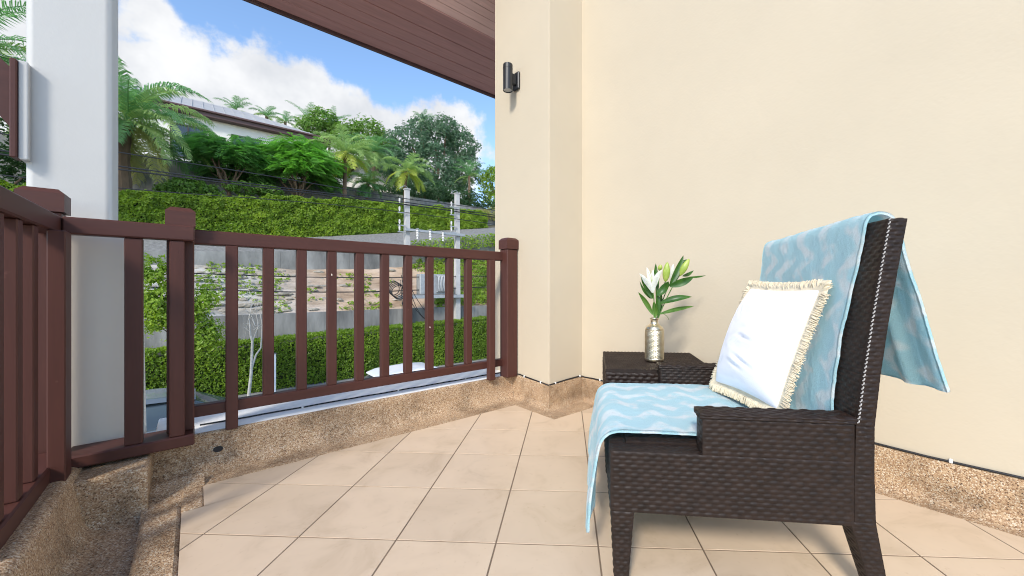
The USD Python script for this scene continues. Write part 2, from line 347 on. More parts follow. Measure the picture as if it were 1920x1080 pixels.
def rough_up(vf, amp=0.003, scale=9.0, seed=1):
    v, f = vf; v = np.array(v); q = np.stack([meshkit.noise(v * scale + 17 * k, seed + k) - 0.5 for k in range(3)], -1)
    return v + q * amp, f
curb = T('curb', kind='structure')
main_path = [(-0.127, YR), (XP - 0.005, YR)]
def sweep_run(corners, profs, step=0.04):
    """Axis-aligned run; each straight length has its own profile and meets the next in a mitre."""
    corners = np.asarray(corners, float); seg = np.diff(corners, axis=0); seg /= np.linalg.norm(seg, axis=1, keepdims=True)
    nor = np.c_[seg[:, 1], -seg[:, 0]]; out = []
    for k in range(len(seg)):
        P = np.array(profs[k]); ends = []
        for e in (k, k + 1):
            off = P[:, :1] * nor[k]
            o = k - 1 if e == k else k + 1
            if 0 <= o < len(seg): off = off + np.array(profs[o])[:, :1] * nor[o]
            ends.append(corners[e] + off)
        n_ = max(2, int(np.linalg.norm(corners[k + 1] - corners[k]) / step)); t = np.linspace(0, 1, n_)[:, None, None]
        xy = ends[0][None] * (1 - t) + ends[1][None] * t
        V = np.concatenate([xy, np.repeat(P[None, :, 1:2], n_, 0)], -1).reshape(-1, 3)
        out.append((V, grid_faces(n_, len(P))))
    return out
runs = sweep_run([(-0.127, YR), (XP, YR), (XP, YP), (XW, YP), (XW, -1.3)], [cove(YR - YT, r=0.075, back=-0.014), cove(XP - 1.60, face=0.008), cove(YP - 1.705, face=0.008), cove(XW - 1.953, r=0.035, face=0.008)])
for nm, rn in zip(('curb_upstand', 'skirting', 'skirting', 'skirting'), runs):
    part(curb, nm, rough_up(rn, 0.003), M['terrazzo'], smooth=40)
# left side: strip by the tiles, sunken channel, curb below the side railing, block below the short railing
part(curb, 'floor_strip', rough_up(cat_m([cbox((-0.135, 0.9, -0.1), (XT, 1.955, 0.0006), 0.012)])), M['terrazzo'])
part(curb, 'floor_strip', rough_up(cat_m([cbox((XT - 0.002, 1.892, -0.1), (0.027, YT + 0.01, 0.0012), 0.006)])), M['terrazzo'])
part(curb, 'channel', rough_up(sweep([(XL, 0.9), (XL, 1.5), (XL, 2.02)], [(0.0, -0.02), (0.02, -0.032), (0.05, -0.036), (0.16, -0.038), (0.20, -0.04), (0.28, -0.042)], side=-1.0), 0.006), M['terrazzo'], smooth=40)
part(curb, 'channel', rough_up(sweep([(-0.14, 2.0), (0.03, 2.0)], [(-0.15, 0.03), (-0.1, 0.006), (-0.06, -0.008), (0.05, -0.02), (0.08, -0.03)], side=-1.0), 0.004), M['terrazzo'], smooth=40)
a_ = np.linspace(0, np.pi / 2, 7)
sideprof = [(0.055 - 0.055 * math.sin(x), -0.036 + 0.055 - 0.055 * math.cos(x)) for x in a_] + [(-0.02 - 0.03 + 0.03 * math.cos(x), ZC - 0.03 + 0.03 * math.sin(x)) for x in a_] + [(-0.22, ZC - 0.008)]
part(curb, 'side_curb', rough_up(sweep(fine([(XL + 0.02, 0.9), (XL + 0.02, 2.34)]), sideprof, side=-1.0), 0.006), M['terrazzo'], smooth=45)
part(curb, 'curb_block', rough_up(cat_m([sweep(fine([(-0.42, 2.035), (-0.125, 2.035), (-0.125, 2.26)], 0.02), [(0.05, -0.04)] + [(0.04 - 0.04 * math.sin(x), -0.036 + 0.04 - 0.04 * math.cos(x)) for x in a_] + [(-0.012 + 0.012 * math.cos(x), 0.14 - 0.012 + 0.012 * math.sin(x)) for x in a_] + [(-0.17, 0.14)], side=-1.0)]), 0.003), M['terrazzo'], smooth=40)
a_ = np.linspace(0, 2 * np.pi, 21)[:-1]
drain = at_y(409, 842, YR - 0.004)
ring = [drain + np.array([0.017 * math.cos(x), 0, 0.012 * math.sin(x)]) for x in a_]
part(curb, 'drain_hole', hullm([r + (0, d, 0) for r in ring for d in (-0.003, 0.004)]), M['rubber'])

# the outer ledge in front of the railing, painted white
ledge = T('ledge', kind='structure')
part(ledge, 'ledge_top', cbox((-0.125, YR + 0.006, -0.4), (XP + 0.4, YR + 0.40, ZC - 0.002), 0.004), M['ledge'])

# walls
w = T('balcony_wall', 'wide cream plastered wall behind the wicker chair', 'wall', loc=(XW, 0, 0))
part(w, 'wall_face', cbox((XW, -1.3, -0.1), (XW + 0.2, YP + 0.1, 3.5), 0.003), M['wall'])
w = T('wall_pier', 'cream wall pier that carries the black wall lamp beside the railing', 'pier', loc=(XP, YP, 0))
part(w, 'pier_body', cbox((XP, YP, -0.3), (XW + 0.2, 2.489, 3.6), 0.003), M['wall'])

# round white column on a wider beige pedestal
col_y = 2.40
cl_, cr_ = at_y(46, 300, col_y), at_y(210, 300, col_y)
cc = (cl_ + cr_) / 2; rc = 0.022
col = T('column', 'thick square white column behind the short railing at the left', 'column', loc=(cc[0], col_y + 0.12, 0))
sq = sbox(cl_[0] + rc, col_y + rc, cr_[0] - rc, col_y + 0.20 - rc).buffer(rc, 8)
part(col, 'shaft', extr(sq, 1.036, 4.2), M['column'], smooth=40)
ped = [(-0.47, 2.345, -3.0), (-0.115, 2.345, -3.0), (-0.47, 2.6, -3.0), (-0.115, 2.6, -3.0), (-0.455, 2.35, 1.035), (-0.178, 2.35, 1.035), (-0.455, 2.6, 1.035), (-0.178, 2.6, 1.035)]
part(col, 'pedestal', hullm(ped), M['pedestal'])
br = T('wooden_bracket', 'dark brown wooden bracket fixed to the left side of the white column', 'bracket', loc=(at_y(30, 200, 2.42)))
p0, p1 = at_y(24, 115, 2.40), at_y(38, 300, 2.40)
part(br, 'upright', cbox((p0[0], 2.36, p1[2]), (p1[0], 2.42, p0[2] + 0.0), 0.003), M['wood_v'])
q = [at_y(u, v, 2.40) for u, v in ((-40, 70), (24, 130), (24, 245), (-40, 170))]
part(br, 'brace', hullm([x + (0, d, 0) for x in q for d in (0, 0.035)]), M['wood_x'])
p2, p3 = at_y(38.5, 118, 2.40), at_y(49, 300, 2.40)
part(br, 'backing_strip', cbox((p2[0], 2.37, p3[2] - 0.004), (p3[0] + 0.01, 2.45, p2[2]), 0.003), M['column'])

# ------------------------------------------------------------------ railings
def cap_post(t, x0, x1, y0, y1, z0, z1, zc, e=0.008):
    part(t, 'post', cbox((x0, y0, z0), (x1, y1, z1), 0.004), M['wood_v'])
    lo, hi = np.array([x0 - e, y0 - e]), np.array([x1 + e, y1 + e]); b = 0.016
    P = [(x, y, z) for x in (lo[0], hi[0]) for y in (lo[1], hi[1]) for z in (z1 + 0.001, zc - b)] + [(x, y, zc) for x in (lo[0] + b, hi[0] - b) for y in (lo[1] + b, hi[1] - b)]
    part(t, 'post_cap', hullm(P), M['wood_x'])
r1 = T('railing', 'long brown timber railing between the white column and the wall pier', 'railing', loc=(0.8, YR, ZC))
part(r1, 'top_rail', cbox((-0.01, YR, 0.982), (1.624, YR + 0.065, 1.044), 0.005), M['wood_x'])
part(r1, 'bottom_rail', cbox((-0.01, YR + 0.002, 0.237), (1.624, YR + 0.05, 0.286), 0.004), M['wood_x'])
for k in range(10):
    xr = 0.147 + 0.1357 * k
    if k == 0: part(r1, 'support_post', cbox((xr - 0.044, YR - 0.012, ZC - 0.004), (xr, YR + 0.0015, 0.981), 0.003), M['wood_v'])
    else: part(r1, 'baluster', cbox((xr - 0.042, YR + 0.004, 0.2865), (xr, YR + 0.046, 0.9815), 0.003), M['wood_v'])
part(r1, 'support_post', cbox((1.478, YR - 0.04, ZC - 0.004), (1.524, YR + 0.0015, 0.981), 0.003), M['wood_v'])
cap_post(r1, 1.612, 1.703, 2.195, 2.283, ZC - 0.004, 1.062, 1.142, 0.006)
cap_post(r1, -0.083, 0.001, 2.215, 2.295, 0.198, 1.05, 1.128, 0.004)
rng = np.random.default_rng(15)
for (k, z) in ((3, 0.86), (7, 0.55)):
    x = 0.147 + 0.1357 * k - rng.uniform(0.012, 0.03)
    part(r1, 'paint_chip', hullm([(x + 0.0022 * math.cos(a) * rng.uniform(0.6, 1.3), YR + 0.004 + d, z + 0.006 * math.sin(a) * rng.uniform(0.6, 1.3)) for a in np.linspace(0, 6, 7) for d in (-0.0004, 0.002)]), M['pedestal'])
r2 = T('railing', 'short brown timber railing section in front of the white column', 'railing', loc=(-0.17, 2.15, ZC))
part(r2, 'top_rail', cbox((-0.343, 2.15, 0.985), (0.002, 2.205, 1.046), 0.005), M['wood_x'])
part(r2, 'bottom_rail', cbox((-0.343, 2.15, 0.152), (0.002, 2.30, 0.196), 0.005), M['wood_x'])
part(r2, 'baluster', cbox((-0.195, 2.158, 0.197), (-0.146, 2.203, 0.984), 0.003), M['wood_v'])
part(r2, 'baluster', cbox((-0.073, 2.158, 0.197), (-0.028, 2.203, 0.984), 0.003), M['wood_v'])
r3 = T('railing', 'brown timber side railing running towards the viewer at the left edge', 'railing', loc=(-0.37, 1.8, ZC))
part(r3, 'top_rail', cbox((-0.41, 1.50, 0.985), (-0.345, 2.20, 1.047), 0.005), M['wood_y'])
part(r3, 'bottom_rail', cbox((-0.41, 1.50, 0.158), (-0.345, 2.20, 0.216), 0.005), M['wood_y'])
for y in (1.60, 1.745, 1.89):
    part(r3, 'baluster', cbox((-0.40, y, 0.217), (-0.353, y + 0.046, 0.984), 0.003), M['wood_v'])
part(r3, 'support_post', cbox((-0.352, 2.015, 0.10), (-0.3125, 2.10, 0.984), 0.003), M['wood_v'])
cap_post(r3, -0.445, -0.352, 2.208, 2.295, ZC - 0.02, 1.065, 1.148, 0.008)

# cable along the ledge, the skirting and the wall, held by white clips
cb = T('cable', 'thin black cable clipped along the ledge, the pier skirting and the wall', 'cable', loc=(XW, YP, ZC))
wig = lambda n_, a, s: a * (meshkit.noise(np.c_[np.linspace(0, n_ * 0.7, n_), np.zeros(n_), np.zeros(n_)], s) - 0.5)
ledge_pts = np.c_[np.linspace(0.02, XP - 0.006, 30), 2.385 + wig(30, 0.012, 5) - np.linspace(0, 0.03, 30), np.full(30, ZC + 0.001)]
pier_pts = np.array([(XP - 0.005, 2.33, ZC + 0.006), (XP - 0.005, 2.17, ZC + 0.012), (XP - 0.005, 2.10, ZC + 0.006), (XP - 0.006, 1.92, ZC - 0.004), (XP - 0.012, 1.865, ZC - 0.006), (XP + 0.02, YP - 0.007, ZC - 0.004), (XP + 0.15, YP - 0.006, ZC + 0.004), (XP + 0.28, YP - 0.006, ZC + 0.008), (XW - 0.012, YP - 0.012, ZC + 0.006)])
wy = np.linspace(YP - 0.03, -1.2, 40)
wall_pts = np.c_[np.full(40, XW - 0.006), wy, ZC + 0.004 + wig(40, 0.008, 8)]
from scipy.interpolate import CubicSpline
allp = np.vstack([ledge_pts, pier_pts, wall_pts]); s_ = np.r_[0, np.cumsum(np.linalg.norm(np.diff(allp, axis=0), axis=1))]
part(cb, 'cord', tube(allp, 0.0042, 6), M['rubber'], smooth=60)
for p in [(0.42, 2.37, ZC), (0.92, 2.366, ZC), (1.38, 2.36, ZC), (XP - 0.006, 2.12, ZC + 0.006), (XP - 0.007, 1.945, ZC - 0.003), (XP + 0.05, YP - 0.007, ZC - 0.002), (XP + 0.285, YP - 0.007, ZC + 0.008), (XW - 0.007, 1.70, ZC + 0.006), (XW - 0.007, 1.42, ZC + 0.006), (XW - 0.007, 0.06, ZC + 0.005), (XW - 0.007, -0.5, ZC + 0.005)]:
    part(cb, 'clip', cbox(np.array(p) - (0.005, 0.005, 0.007), np.array(p) + (0.004, 0.005, 0.008), 0.002), M['clip'])

# wall lamp
lx, ly, lz = XP - 0.085, 2.205, 2.262
lamp = T('wall_lamp', 'black up and down cylinder wall lamp on the cream pier', 'wall lamp', loc=(XP, ly, lz))
part(lamp, 'cylinder_body', lathe([(0.030, -0.090), (0.0335, -0.092), (0.0335, 0.088), (0.0315, 0.092), (0.030, 0.090), (0.029, 0.080), (0, 0.078)], 36, (lx, ly, lz)), M['black_metal'], smooth=35)
part(lamp, 'collar', lathe([(0.0348, 0.060), (0.0348, 0.064)], 36, (lx, ly, lz)), M['black_metal'], smooth=35)
part(lamp, 'lamp_lens', lathe([(0.0, -0.087), (0.030, -0.087)], 36, (lx, ly, lz)), M['lens'])
part(lamp, 'arm', cbox((lx + 0.02, ly - 0.014, lz - 0.035), (XP - 0.018, ly + 0.014, lz + 0.04), 0.006), M['black_metal'])
part(lamp, 'wall_plate', cbox((XP - 0.019, ly - 0.034, lz - 0.062), (XP - 0.001, ly + 0.034, lz + 0.062), 0.006), M['black_metal'])

# eave: outer flat soffit of wide boards, inner ceiling rising inwards with narrower boards
roof = T('roof_eave', 'brown boarded roof eave overhanging the balcony', 'roof', loc=(0, 3.0, 3.1))
ze = 3.10; ya, yb = 3.02, 3.90
nb = 6; bw = (yb - ya) / nb
for k in range(nb):
    part(roof, 'soffit_board', cbox((-4.0, ya + k * bw + 0.003, ze + 0.002 * (k % 2)), (6.0, ya + (k + 1) * bw - 0.003, ze + 0.02), 0.003), M['soffit_dark'])
part(roof, 'fascia_board', cbox((-4.0, yb, ze - 0.025), (6.0, yb + 0.03, ze + 0.22), 0.004), M['fascia'])
sl_ = math.radians(27); L0 = 0.066
for k in range(11):
    q = []
    for d in (k * L0 + 0.002, (k + 1) * L0 - 0.002):
        for h_ in (0, 0.016):
            for x in (-4.0, 6.0):
                q.append((x, ya + 0.001 - d * math.cos(sl_), ze + 0.006 + d * math.sin(sl_) + h_))
    part(roof, 'ceiling_board', hullm(q), M['soffit'])
part(roof, 'roof_deck', hullm([(x, y, z) for x in (-4.0, 6.0) for y, z in ((yb, ze + 0.03), (yb, ze + 0.10), (ya - 0.01, ze + 0.06), (ya - 0.01, ze + 0.4))]), M['fascia'])
dk = []
for d in (0.0, 11 * L0):
    for h_ in (0.02, 0.09):
        for x in (-4.0, 6.0): dk.append((x, ya + 0.001 - d * math.cos(sl_), ze + 0.006 + d * math.sin(sl_) + h_))
part(roof, 'roof_deck', hullm(dk), M['fascia'])

# ================================================================== FURNITURE
AZ = math.radians(-48.7)
es = np.array([math.cos(AZ), math.sin(AZ), 0]); ec = np.array([-math.sin(AZ), math.cos(AZ), 0])
CO = np.array([0.823, 0.657, 0.0])                          # chair's near front corner on the floor
def ch(s, c, z): return CO + es * s + ec * c + np.array([0, 0, z])

def wicker(name, col):
    c = np.array(col)
    n = {'g': ('geometry', {}), 'n': ('noise_texture', {'scale': 45.0, 'detail': 3.0}), 'n2': ('noise_texture', {'scale': 7.0, 'detail': 3.0}),
         'r': ('rgb_ramp', {'ramp': [(0.3, tuple(c * 0.7)), (0.7, tuple(c * 1.35))]}), 'rr': ('map_range', {'from_min': 0.3, 'from_max': 0.7, 'to_min': 0.40, 'to_max': 0.60}),
         'p': ('principled_bsdf', {'specular_ior_level': 0.28})}
    return usdkit.material(stage, f'{LK}/{name}', n, [('g.position', 'n.vector'), ('g.position', 'n2.vector'), ('n.fac', 'r.fac'), ('r.color', 'p.base_color'), ('n2.fac', 'rr.value'), ('rr.result', 'p.roughness')], surface='p.BSDF')
M['wicker'] = wicker('dark_brown_wicker', (0.017, 0.0098, 0.0070))
M['stitch'] = mat('pale_stitching', (0.42, 0.40, 0.38), 0.6, 0.1, 30)

def weave_patch(P00, P10, P11, P01, row=0.0112, col=0.0160, amp=0.0026, per=5, perc=6, edge=True):
    """Bilinear patch (u: P00 to P10 along the strands, v: P00 to P01) raised into over-under woven strands."""
    P00, P10, P11, P01 = map(np.asarray, (P00, P10, P11, P01))
    lu = max(np.linalg.norm(P10 - P00), np.linalg.norm(P11 - P01)); lv = max(np.linalg.norm(P01 - P00), np.linalg.norm(P11 - P10))
    nr, nc = max(2, round(lv / row)), max(2, round(lu / col))
    nu, nv = nc * perc + 1, nr * per + 1
    U, Vv = np.meshgrid(np.linspace(0, 1, nu), np.linspace(0, 1, nv), indexing='ij')
    P = ((1 - U) * (1 - Vv))[..., None] * P00 + (U * (1 - Vv))[..., None] * P10 + (U * Vv)[..., None] * P11 + ((1 - U) * Vv)[..., None] * P01
    nrm = np.cross(P10 - P00, P01 - P00); nrm /= np.linalg.norm(nrm)
    r = np.clip(Vv * nr + 0.28 * (meshkit.noise(np.stack([U * lu * 9 + P00[0] * 7, Vv * lv * 22, U * 0 + P00[1] * 5], -1), 14) - 0.5) * np.minimum(1, np.minimum(Vv, 1 - Vv) * nr), 0, nr); k = np.minimum(np.floor(r), nr - 1); fr = r - k
    rnd = np.sin(np.pi * np.clip(fr, 0, 1)) ** 0.55
    jit = meshkit.noise(np.stack([k * 7.3, U * nc * 0.3, k * 0], -1), 4)
    over = np.clip(0.5 + 0.85 * np.cos(np.pi * (U * nc + k + 0.25 * (jit - 0.5))), 0, 1)
    h = amp * rnd * (0.42 + 0.58 * over) * (0.85 + 0.3 * jit)
    if edge: h = h * np.clip(np.minimum(np.minimum(U, 1 - U) * nc * 1.5, 1), 0.15, 1)
    V = (P + h[..., None] * nrm).reshape(-1, 3)
    return V, grid_faces(nu, nv)

def woven_block(c, faces='xXyYzZ', inner=0.0005, **kw):
    """c[i][j][k]: the eight corners by (s, c, z). A solid core with a woven skin on the named faces; strands run level."""
    c = np.asarray(c, float)
    out = [hullm(c.reshape(-1, 3))]
    F_ = {'y': (c[0, 0, 0], c[1, 0, 0], c[1, 0, 1], c[0, 0, 1]), 'Y': (c[1, 1, 0], c[0, 1, 0], c[0, 1, 1], c[1, 1, 1]),
          'x': (c[0, 1, 0], c[0, 0, 0], c[0, 0, 1], c[0, 1, 1]), 'X': (c[1, 0, 0], c[1, 1, 0], c[1, 1, 1], c[1, 0, 1]),
          'Z': (c[0, 0, 1], c[1, 0, 1], c[1, 1, 1], c[0, 1, 1]), 'z': (c[0, 1, 0], c[1, 1, 0], c[1, 0, 0], c[0, 0, 0])}
    for k in faces: out.append(weave_patch(*F_[k], **kw))
    return cat_m(out)
def blk(s0, s1, c0, c1, z0, z1, s0t=None, s1t=None, fn=ch):
    s0t = s0 if s0t is None else s0t; s1t = s1 if s1t is None else s1t
    return [[[fn(s0, c0, z0), fn(s0t, c0, z1)], [fn(s0, c1, z0), fn(s0t, c1, z1)]], [[fn(s1, c0, z0), fn(s1t, c0, z1)], [fn(s1, c1, z0), fn(s1t, c1, z1)]]]

W = 0.68
chair = T('wicker_chair', 'dark brown woven wicker lounge chair draped with a light blue towel', 'chair', loc=ch(0.33, W / 2, 0))
part(chair, 'front_panel', woven_block(blk(0.0, 0.045, 0.056, W - 0.056, 0.205, 0.362), 'xZ'), M['wicker'], smooth=50)
part(chair, 'seat_deck', woven_block(blk(0.046, 0.62, 0.056, W - 0.056, 0.325, 0.366), 'Z'), M['wicker'], smooth=50)
part(chair, 'rear_panel', woven_block(blk(0.60, 0.645, 0.056, W - 0.056, 0.205, 0.33), 'X'), M['wicker'], smooth=50)
for side in (0, 1):
    a, b = (0.0, 0.055) if side == 0 else (W - 0.055, W)
    sp = part(chair, 'side_panel', cat_m([woven_block(blk(0.0, 0.603, a, b, 0.20, 0.3605), 'xyYZ'), woven_block(blk(0.237, 0.603, a, b, 0.3605, 0.455), 'yYx')]), M['wicker'], smooth=50)
    part(chair, 'armrest', woven_block(blk(0.230, 0.612, a - 0.003, b + 0.003, 0.4555, 0.470), 'xyYZ', row=0.0135, col=0.02, amp=0.004), M['wicker'], smooth=50)
    c0, c1 = (a, b)
    fl = [[[ch(0.012, c0 + 0.004, 0), ch(0.002, c0, 0.2)], [ch(0.012, c1 - 0.008, 0), ch(0.002, c1, 0.2)]], [[ch(0.046, c0 + 0.004, 0), ch(0.062, c0, 0.2)], [ch(0.046, c1 - 0.008, 0), ch(0.062, c1, 0.2)]]]
    part(chair, 'leg', woven_block(fl, 'xXyY'), M['wicker'], smooth=50)
    rl = [[[ch(0.657, c0 + 0.004, 0), ch(0.594, c0, 0.21)], [ch(0.657, c1 - 0.008, 0), ch(0.594, c1, 0.21)]], [[ch(0.692, c0 + 0.004, 0), ch(0.6525, c0, 0.21)], [ch(0.692, c1 - 0.008, 0), ch(0.6525, c1, 0.21)]]]
    part(chair, 'leg', woven_block(rl, 'xXyY'), M['wicker'], smooth=50)
# the leaning back: lower stile part and the raked part, its edges slightly curved
zs = np.array([0.21, 0.33, 0.45, 0.58, 0.71, 0.84, 0.968])
sf = np.array([0.604, 0.604, 0.607, 0.622, 0.640, 0.660, 0.681]); sb = np.array([0.6525, 0.649, 0.6495, 0.663, 0.681, 0.702, 0.724])
bk = []
for k in range(len(zs) - 1):
    c8 = [[[ch(sf[k], 0, zs[k]), ch(sf[k + 1], 0, zs[k + 1])], [ch(sf[k], W, zs[k]), ch(sf[k + 1], W, zs[k + 1])]], [[ch(sb[k], 0, zs[k]), ch(sb[k + 1], 0, zs[k + 1])], [ch(sb[k], W, zs[k]), ch(sb[k + 1], W, zs[k + 1])]]]
    bk.append(woven_block(c8, 'xXyY' + ('Z' if k == len(zs) - 2 else ''), amp=0.0029))
back = part(chair, 'backrest', cat_m(bk), M['wicker'], smooth=50)
st = []
for s_arr, dc in ((sf, -0.004), (sb, -0.004)):
    zz = np.arange(0.46, 0.965, 0.0105)
    for z in zz:
        s = np.interp(z, zs, s_arr) + (0.001 if s_arr is sf else -0.001)
        st.append(tube([ch(s - 0.002, dc, z), ch(s, dc - 0.0025, z + 0.003), ch(s + 0.003, dc, z + 0.0065)], 0.0014, 4))
    if s_arr is sf: pass
half = len(st) // 2
part(back, 'stitching', cat_m(st[:half]), M['stitch'])

# side table
tab_s0, tab_s1, tab_c0, tab_c1, tz = 0.012, 0.485, 0.688, 1.148, 0.435
tab = T('side_table', 'square dark brown wicker side table with the lily vase on it', 'side table', loc=ch(0.25, 0.92, 0))
part(tab, 'tabletop', woven_block(blk(tab_s0, tab_s1, tab_c0, tab_c1, 0.42, tz), 'Z', row=0.0095, col=0.0095, amp=0.0028), M['wicker'], smooth=50)
for nm, bb, fc in (('front_panel', (tab_s0, tab_s1, tab_c0 + 0.001, tab_c0 + 0.03), 'y'), ('rear_panel', (tab_s0, tab_s1, tab_c1 - 0.03, tab_c1 - 0.001), 'Y')):
    part(tab, nm, woven_block(blk(*bb, 0.30, 0.4195), fc, row=0.016, col=0.017, amp=0.005), M['wicker'], smooth=50)
for bb, fc in (((tab_s0 + 0.001, tab_s0 + 0.03, tab_c0 + 0.031, tab_c1 - 0.031), 'x'), ((tab_s1 - 0.03, tab_s1 - 0.001, tab_c0 + 0.031, tab_c1 - 0.031), 'X')):
    part(tab, 'side_panel', woven_block(blk(*bb, 0.30, 0.4195), fc, row=0.016, col=0.017, amp=0.005), M['wicker'], smooth=50)
for s in (tab_s0 + 0.002, tab_s1 - 0.042):
    for c in (tab_c0 + 0.002, tab_c1 - 0.042):
        part(tab, 'leg', woven_block(blk(s, s + 0.04, c, c + 0.04, 0.0, 0.2995), 'xXyY', row=0.014, col=0.014), M['wicker'], smooth=50)

# ------------------------------------------------------------------ beach towel over the seat, the back and down behind
def towelmat():
    n = {'uv': ('uvmap', {'attribute': 'st'}), 'sx': ('separate_xyz', {}), 'g': ('geometry', {}),
         'wn': ('noise_texture', {'scale': 9.0, 'detail': 2.0}), 'wv': ('vector_math', {'math_type': 'scale', 'scale': 0.075}),  'wa': ('vector_math', {'math_type': 'add'}),
         'a1': ('math', {'math_type': 'multiply', 'value2': 50.0}), 'a2': ('math', {'math_type': 'sine'}), 'a3': ('math', {'math_type': 'multiply', 'value2': 0.030}),
         'b1': ('math', {'math_type': 'add'}), 'b2': ('math', {'math_type': 'multiply', 'value2': 8.5}), 'b3': ('math', {'math_type': 'fraction'}), 'b4': ('math', {'math_type': 'subtract', 'value2': 0.5}), 'b5': ('math', {'math_type': 'absolute'}),
         'b6': ('map_range', {'range_type': 'smoothstep', 'from_min': 0.33, 'from_max': 0.12, 'to_min': 0.0, 'to_max': 1.0, 'clamp': True}),
         'mk': ('noise_texture', {'scale': 16.0, 'detail': 2.0}), 'mr': ('map_range', {'range_type': 'smoothstep', 'from_min': 0.36, 'from_max': 0.58, 'to_min': 0.10, 'to_max': 1.0, 'clamp': True}),
         'ml': ('math', {'math_type': 'multiply'}), 'fz': ('noise_texture', {'scale': 330.0, 'detail': 3.0, 'roughness': 0.7}), 'fr': ('rgb_ramp', {'ramp': [(0.3, (0.80, 0.80, 0.80)), (0.7, (1.0, 1.0, 1.0))]}),
         'mx': ('mix', {'color1': (0.55, 0.84, 0.90), 'color2': (0.86, 0.95, 0.96)}), 'mu': ('mix', {'mix_type': 'multiply', 'fac': 1.0}),
         'b': ('bump', {'strength': 0.9, 'distance': 0.004}), 'p': ('principled_bsdf', {'roughness': 0.95, 'specular_ior_level': 0.1, 'sheen_weight': 0.35, 'sheen_roughness': 0.5})}
    l = [('uv.UV', 'wn.vector'), ('wn.color', 'wv.vector1'), ('uv.UV', 'wa.vector1'), ('wv.vector', 'wa.vector2'), ('wa.vector', 'sx.vector'), ('sx.y', 'a1.value1'), ('a1.value', 'a2.value1'), ('a2.value', 'a3.value1'), ('sx.x', 'b1.value1'), ('a3.value', 'b1.value2'),
         ('b1.value', 'b2.value1'), ('b2.value', 'b3.value1'), ('b3.value', 'b4.value1'), ('b4.value', 'b5.value1'), ('b5.value', 'b6.value'), ('uv.UV', 'mk.vector'), ('mk.fac', 'mr.value'), ('b6.result', 'ml.value1'), ('mr.result', 'ml.value2'),
         ('ml.value', 'mx.fac'), ('g.position', 'fz.vector'), ('fz.fac', 'fr.fac'), ('mx.color', 'mu.color1'), ('fr.color', 'mu.color2'), ('mu.color', 'p.base_color'), ('mu.color', 'tr.color'), ('p.BSDF', 'mc.closure1'), ('tr.BSDF', 'mc.closure2'), ('fz.fac', 'b.height'), ('b.normal', 'p.normal')]
    n['tr'] = ('translucent_bsdf', {}); n['mc'] = ('mix_closure', {'fac': 0.36})
    return usdkit.material(stage, LK + '/blue_terry_towel', n, l, surface='mc.closure')
M['towel'] = towelmat()
prof = np.array([(-0.050, 0.105), (-0.047, 0.16), (-0.038, 0.24), (-0.028, 0.32), (-0.016, 0.366), (0.008, 0.385), (0.05, 0.3895), (0.15, 0.389), (0.30, 0.387), (0.45, 0.386), (0.54, 0.387), (0.580, 0.398), (0.596, 0.43), (0.600, 0.47), (0.611, 0.56), (0.626, 0.66), (0.643, 0.76), (0.662, 0.88), (0.670, 0.95), (0.682, 0.984), (0.705, 0.992), (0.730, 0.984), (0.748, 0.955), (0.760, 0.90), (0.782, 0.80), (0.806, 0.70), (0.832, 0.60), (0.850, 0.528)])
L_ = np.r_[0, np.cumsum(np.linalg.norm(np.diff(prof, axis=0), axis=1))]
tl = np.linspace(0, L_[-1], 230); ps = CubicSpline(L_, prof)(tl)
dps = np.gradient(ps, axis=0); dps /= np.linalg.norm(dps, axis=1, keepdims=True); nps = np.c_[-dps[:, 1], dps[:, 0]]     # outward: away from the seat
ncw = 84; wv = np.linspace(0, 1, ncw)
cn = np.interp(tl, [0, L_[5], L_[11], L_[14], L_[19], L_[22], L_[-1]], [0.050, 0.058, 0.075, 0.088, 0.062, 0.066, 0.045])
cf = np.interp(tl, [0, L_[5], L_[11], L_[19], L_[-1]], [0.60, 0.602, 0.62, 0.672, 0.62])
TLg, WV = np.meshgrid(tl, wv, indexing='ij')
cc_ = cn[:, None] + (cf - cn)[:, None] * WV + 0.005 * (meshkit.noise(np.stack([TLg * 14, WV * 0 + 3, WV * 0], -1), 9) - 0.5)
wr = (meshkit.fbm(np.stack([TLg * 5, WV * 6, TLg * 0], -1), 3, 2) - 0.5)
hang = np.clip((TLg - L_[22]) / 0.25, 0, 1)
frontdrop = np.clip((L_[5] - TLg) / 0.2, 0, 1)
lift = 0.006 * np.clip(wr * 2, -0.2, 1) + 0.003
fold = 0.010 * hang * np.sin(WV * 15 + 0.6 + TLg * 1.5) * (0.4 + 0.8 * wr + 0.3) + 0.012 * hang * np.exp(-((WV - 0.10) / 0.06) ** 2) - 0.014 * hang * np.exp(-((WV - 0.20) / 0.05) ** 2) * 0.8
fold += 0.010 * frontdrop * np.sin(WV * 13 + 1) 
off = lift + fold
sag = np.zeros_like(TLg); top_ = np.exp(-((TLg - L_[20]) / 0.12) ** 2); sag -= 0.010 * top_ * np.clip((WV - 0.0), 0, 1)
S_ = ps[:, 0][:, None] + nps[:, 0][:, None] * off; Z_ = ps[:, 1][:, None] + nps[:, 1][:, None] * off + sag
Z_ += np.where(hang > 0, -0.02 * hang * (WV - 0.2) * 0.6, 0)
PT = CO + S_[..., None] * es + cc_[..., None] * ec + Z_[..., None] * up
dU = np.gradient(PT, axis=0); dV = np.gradient(PT, axis=1); N_ = np.cross(dU, dV); N_ /= np.linalg.norm(N_, axis=2, keepdims=True)
th = 0.004
jt = np.random.default_rng(6).normal(0, 0.0004, PT.shape[:2] + (1,))
A_, B_ = PT + N_ * (th + jt), PT - N_ * (th - jt)
nu, nv = PT.shape[:2]; Fg = grid_faces(nu, nv)
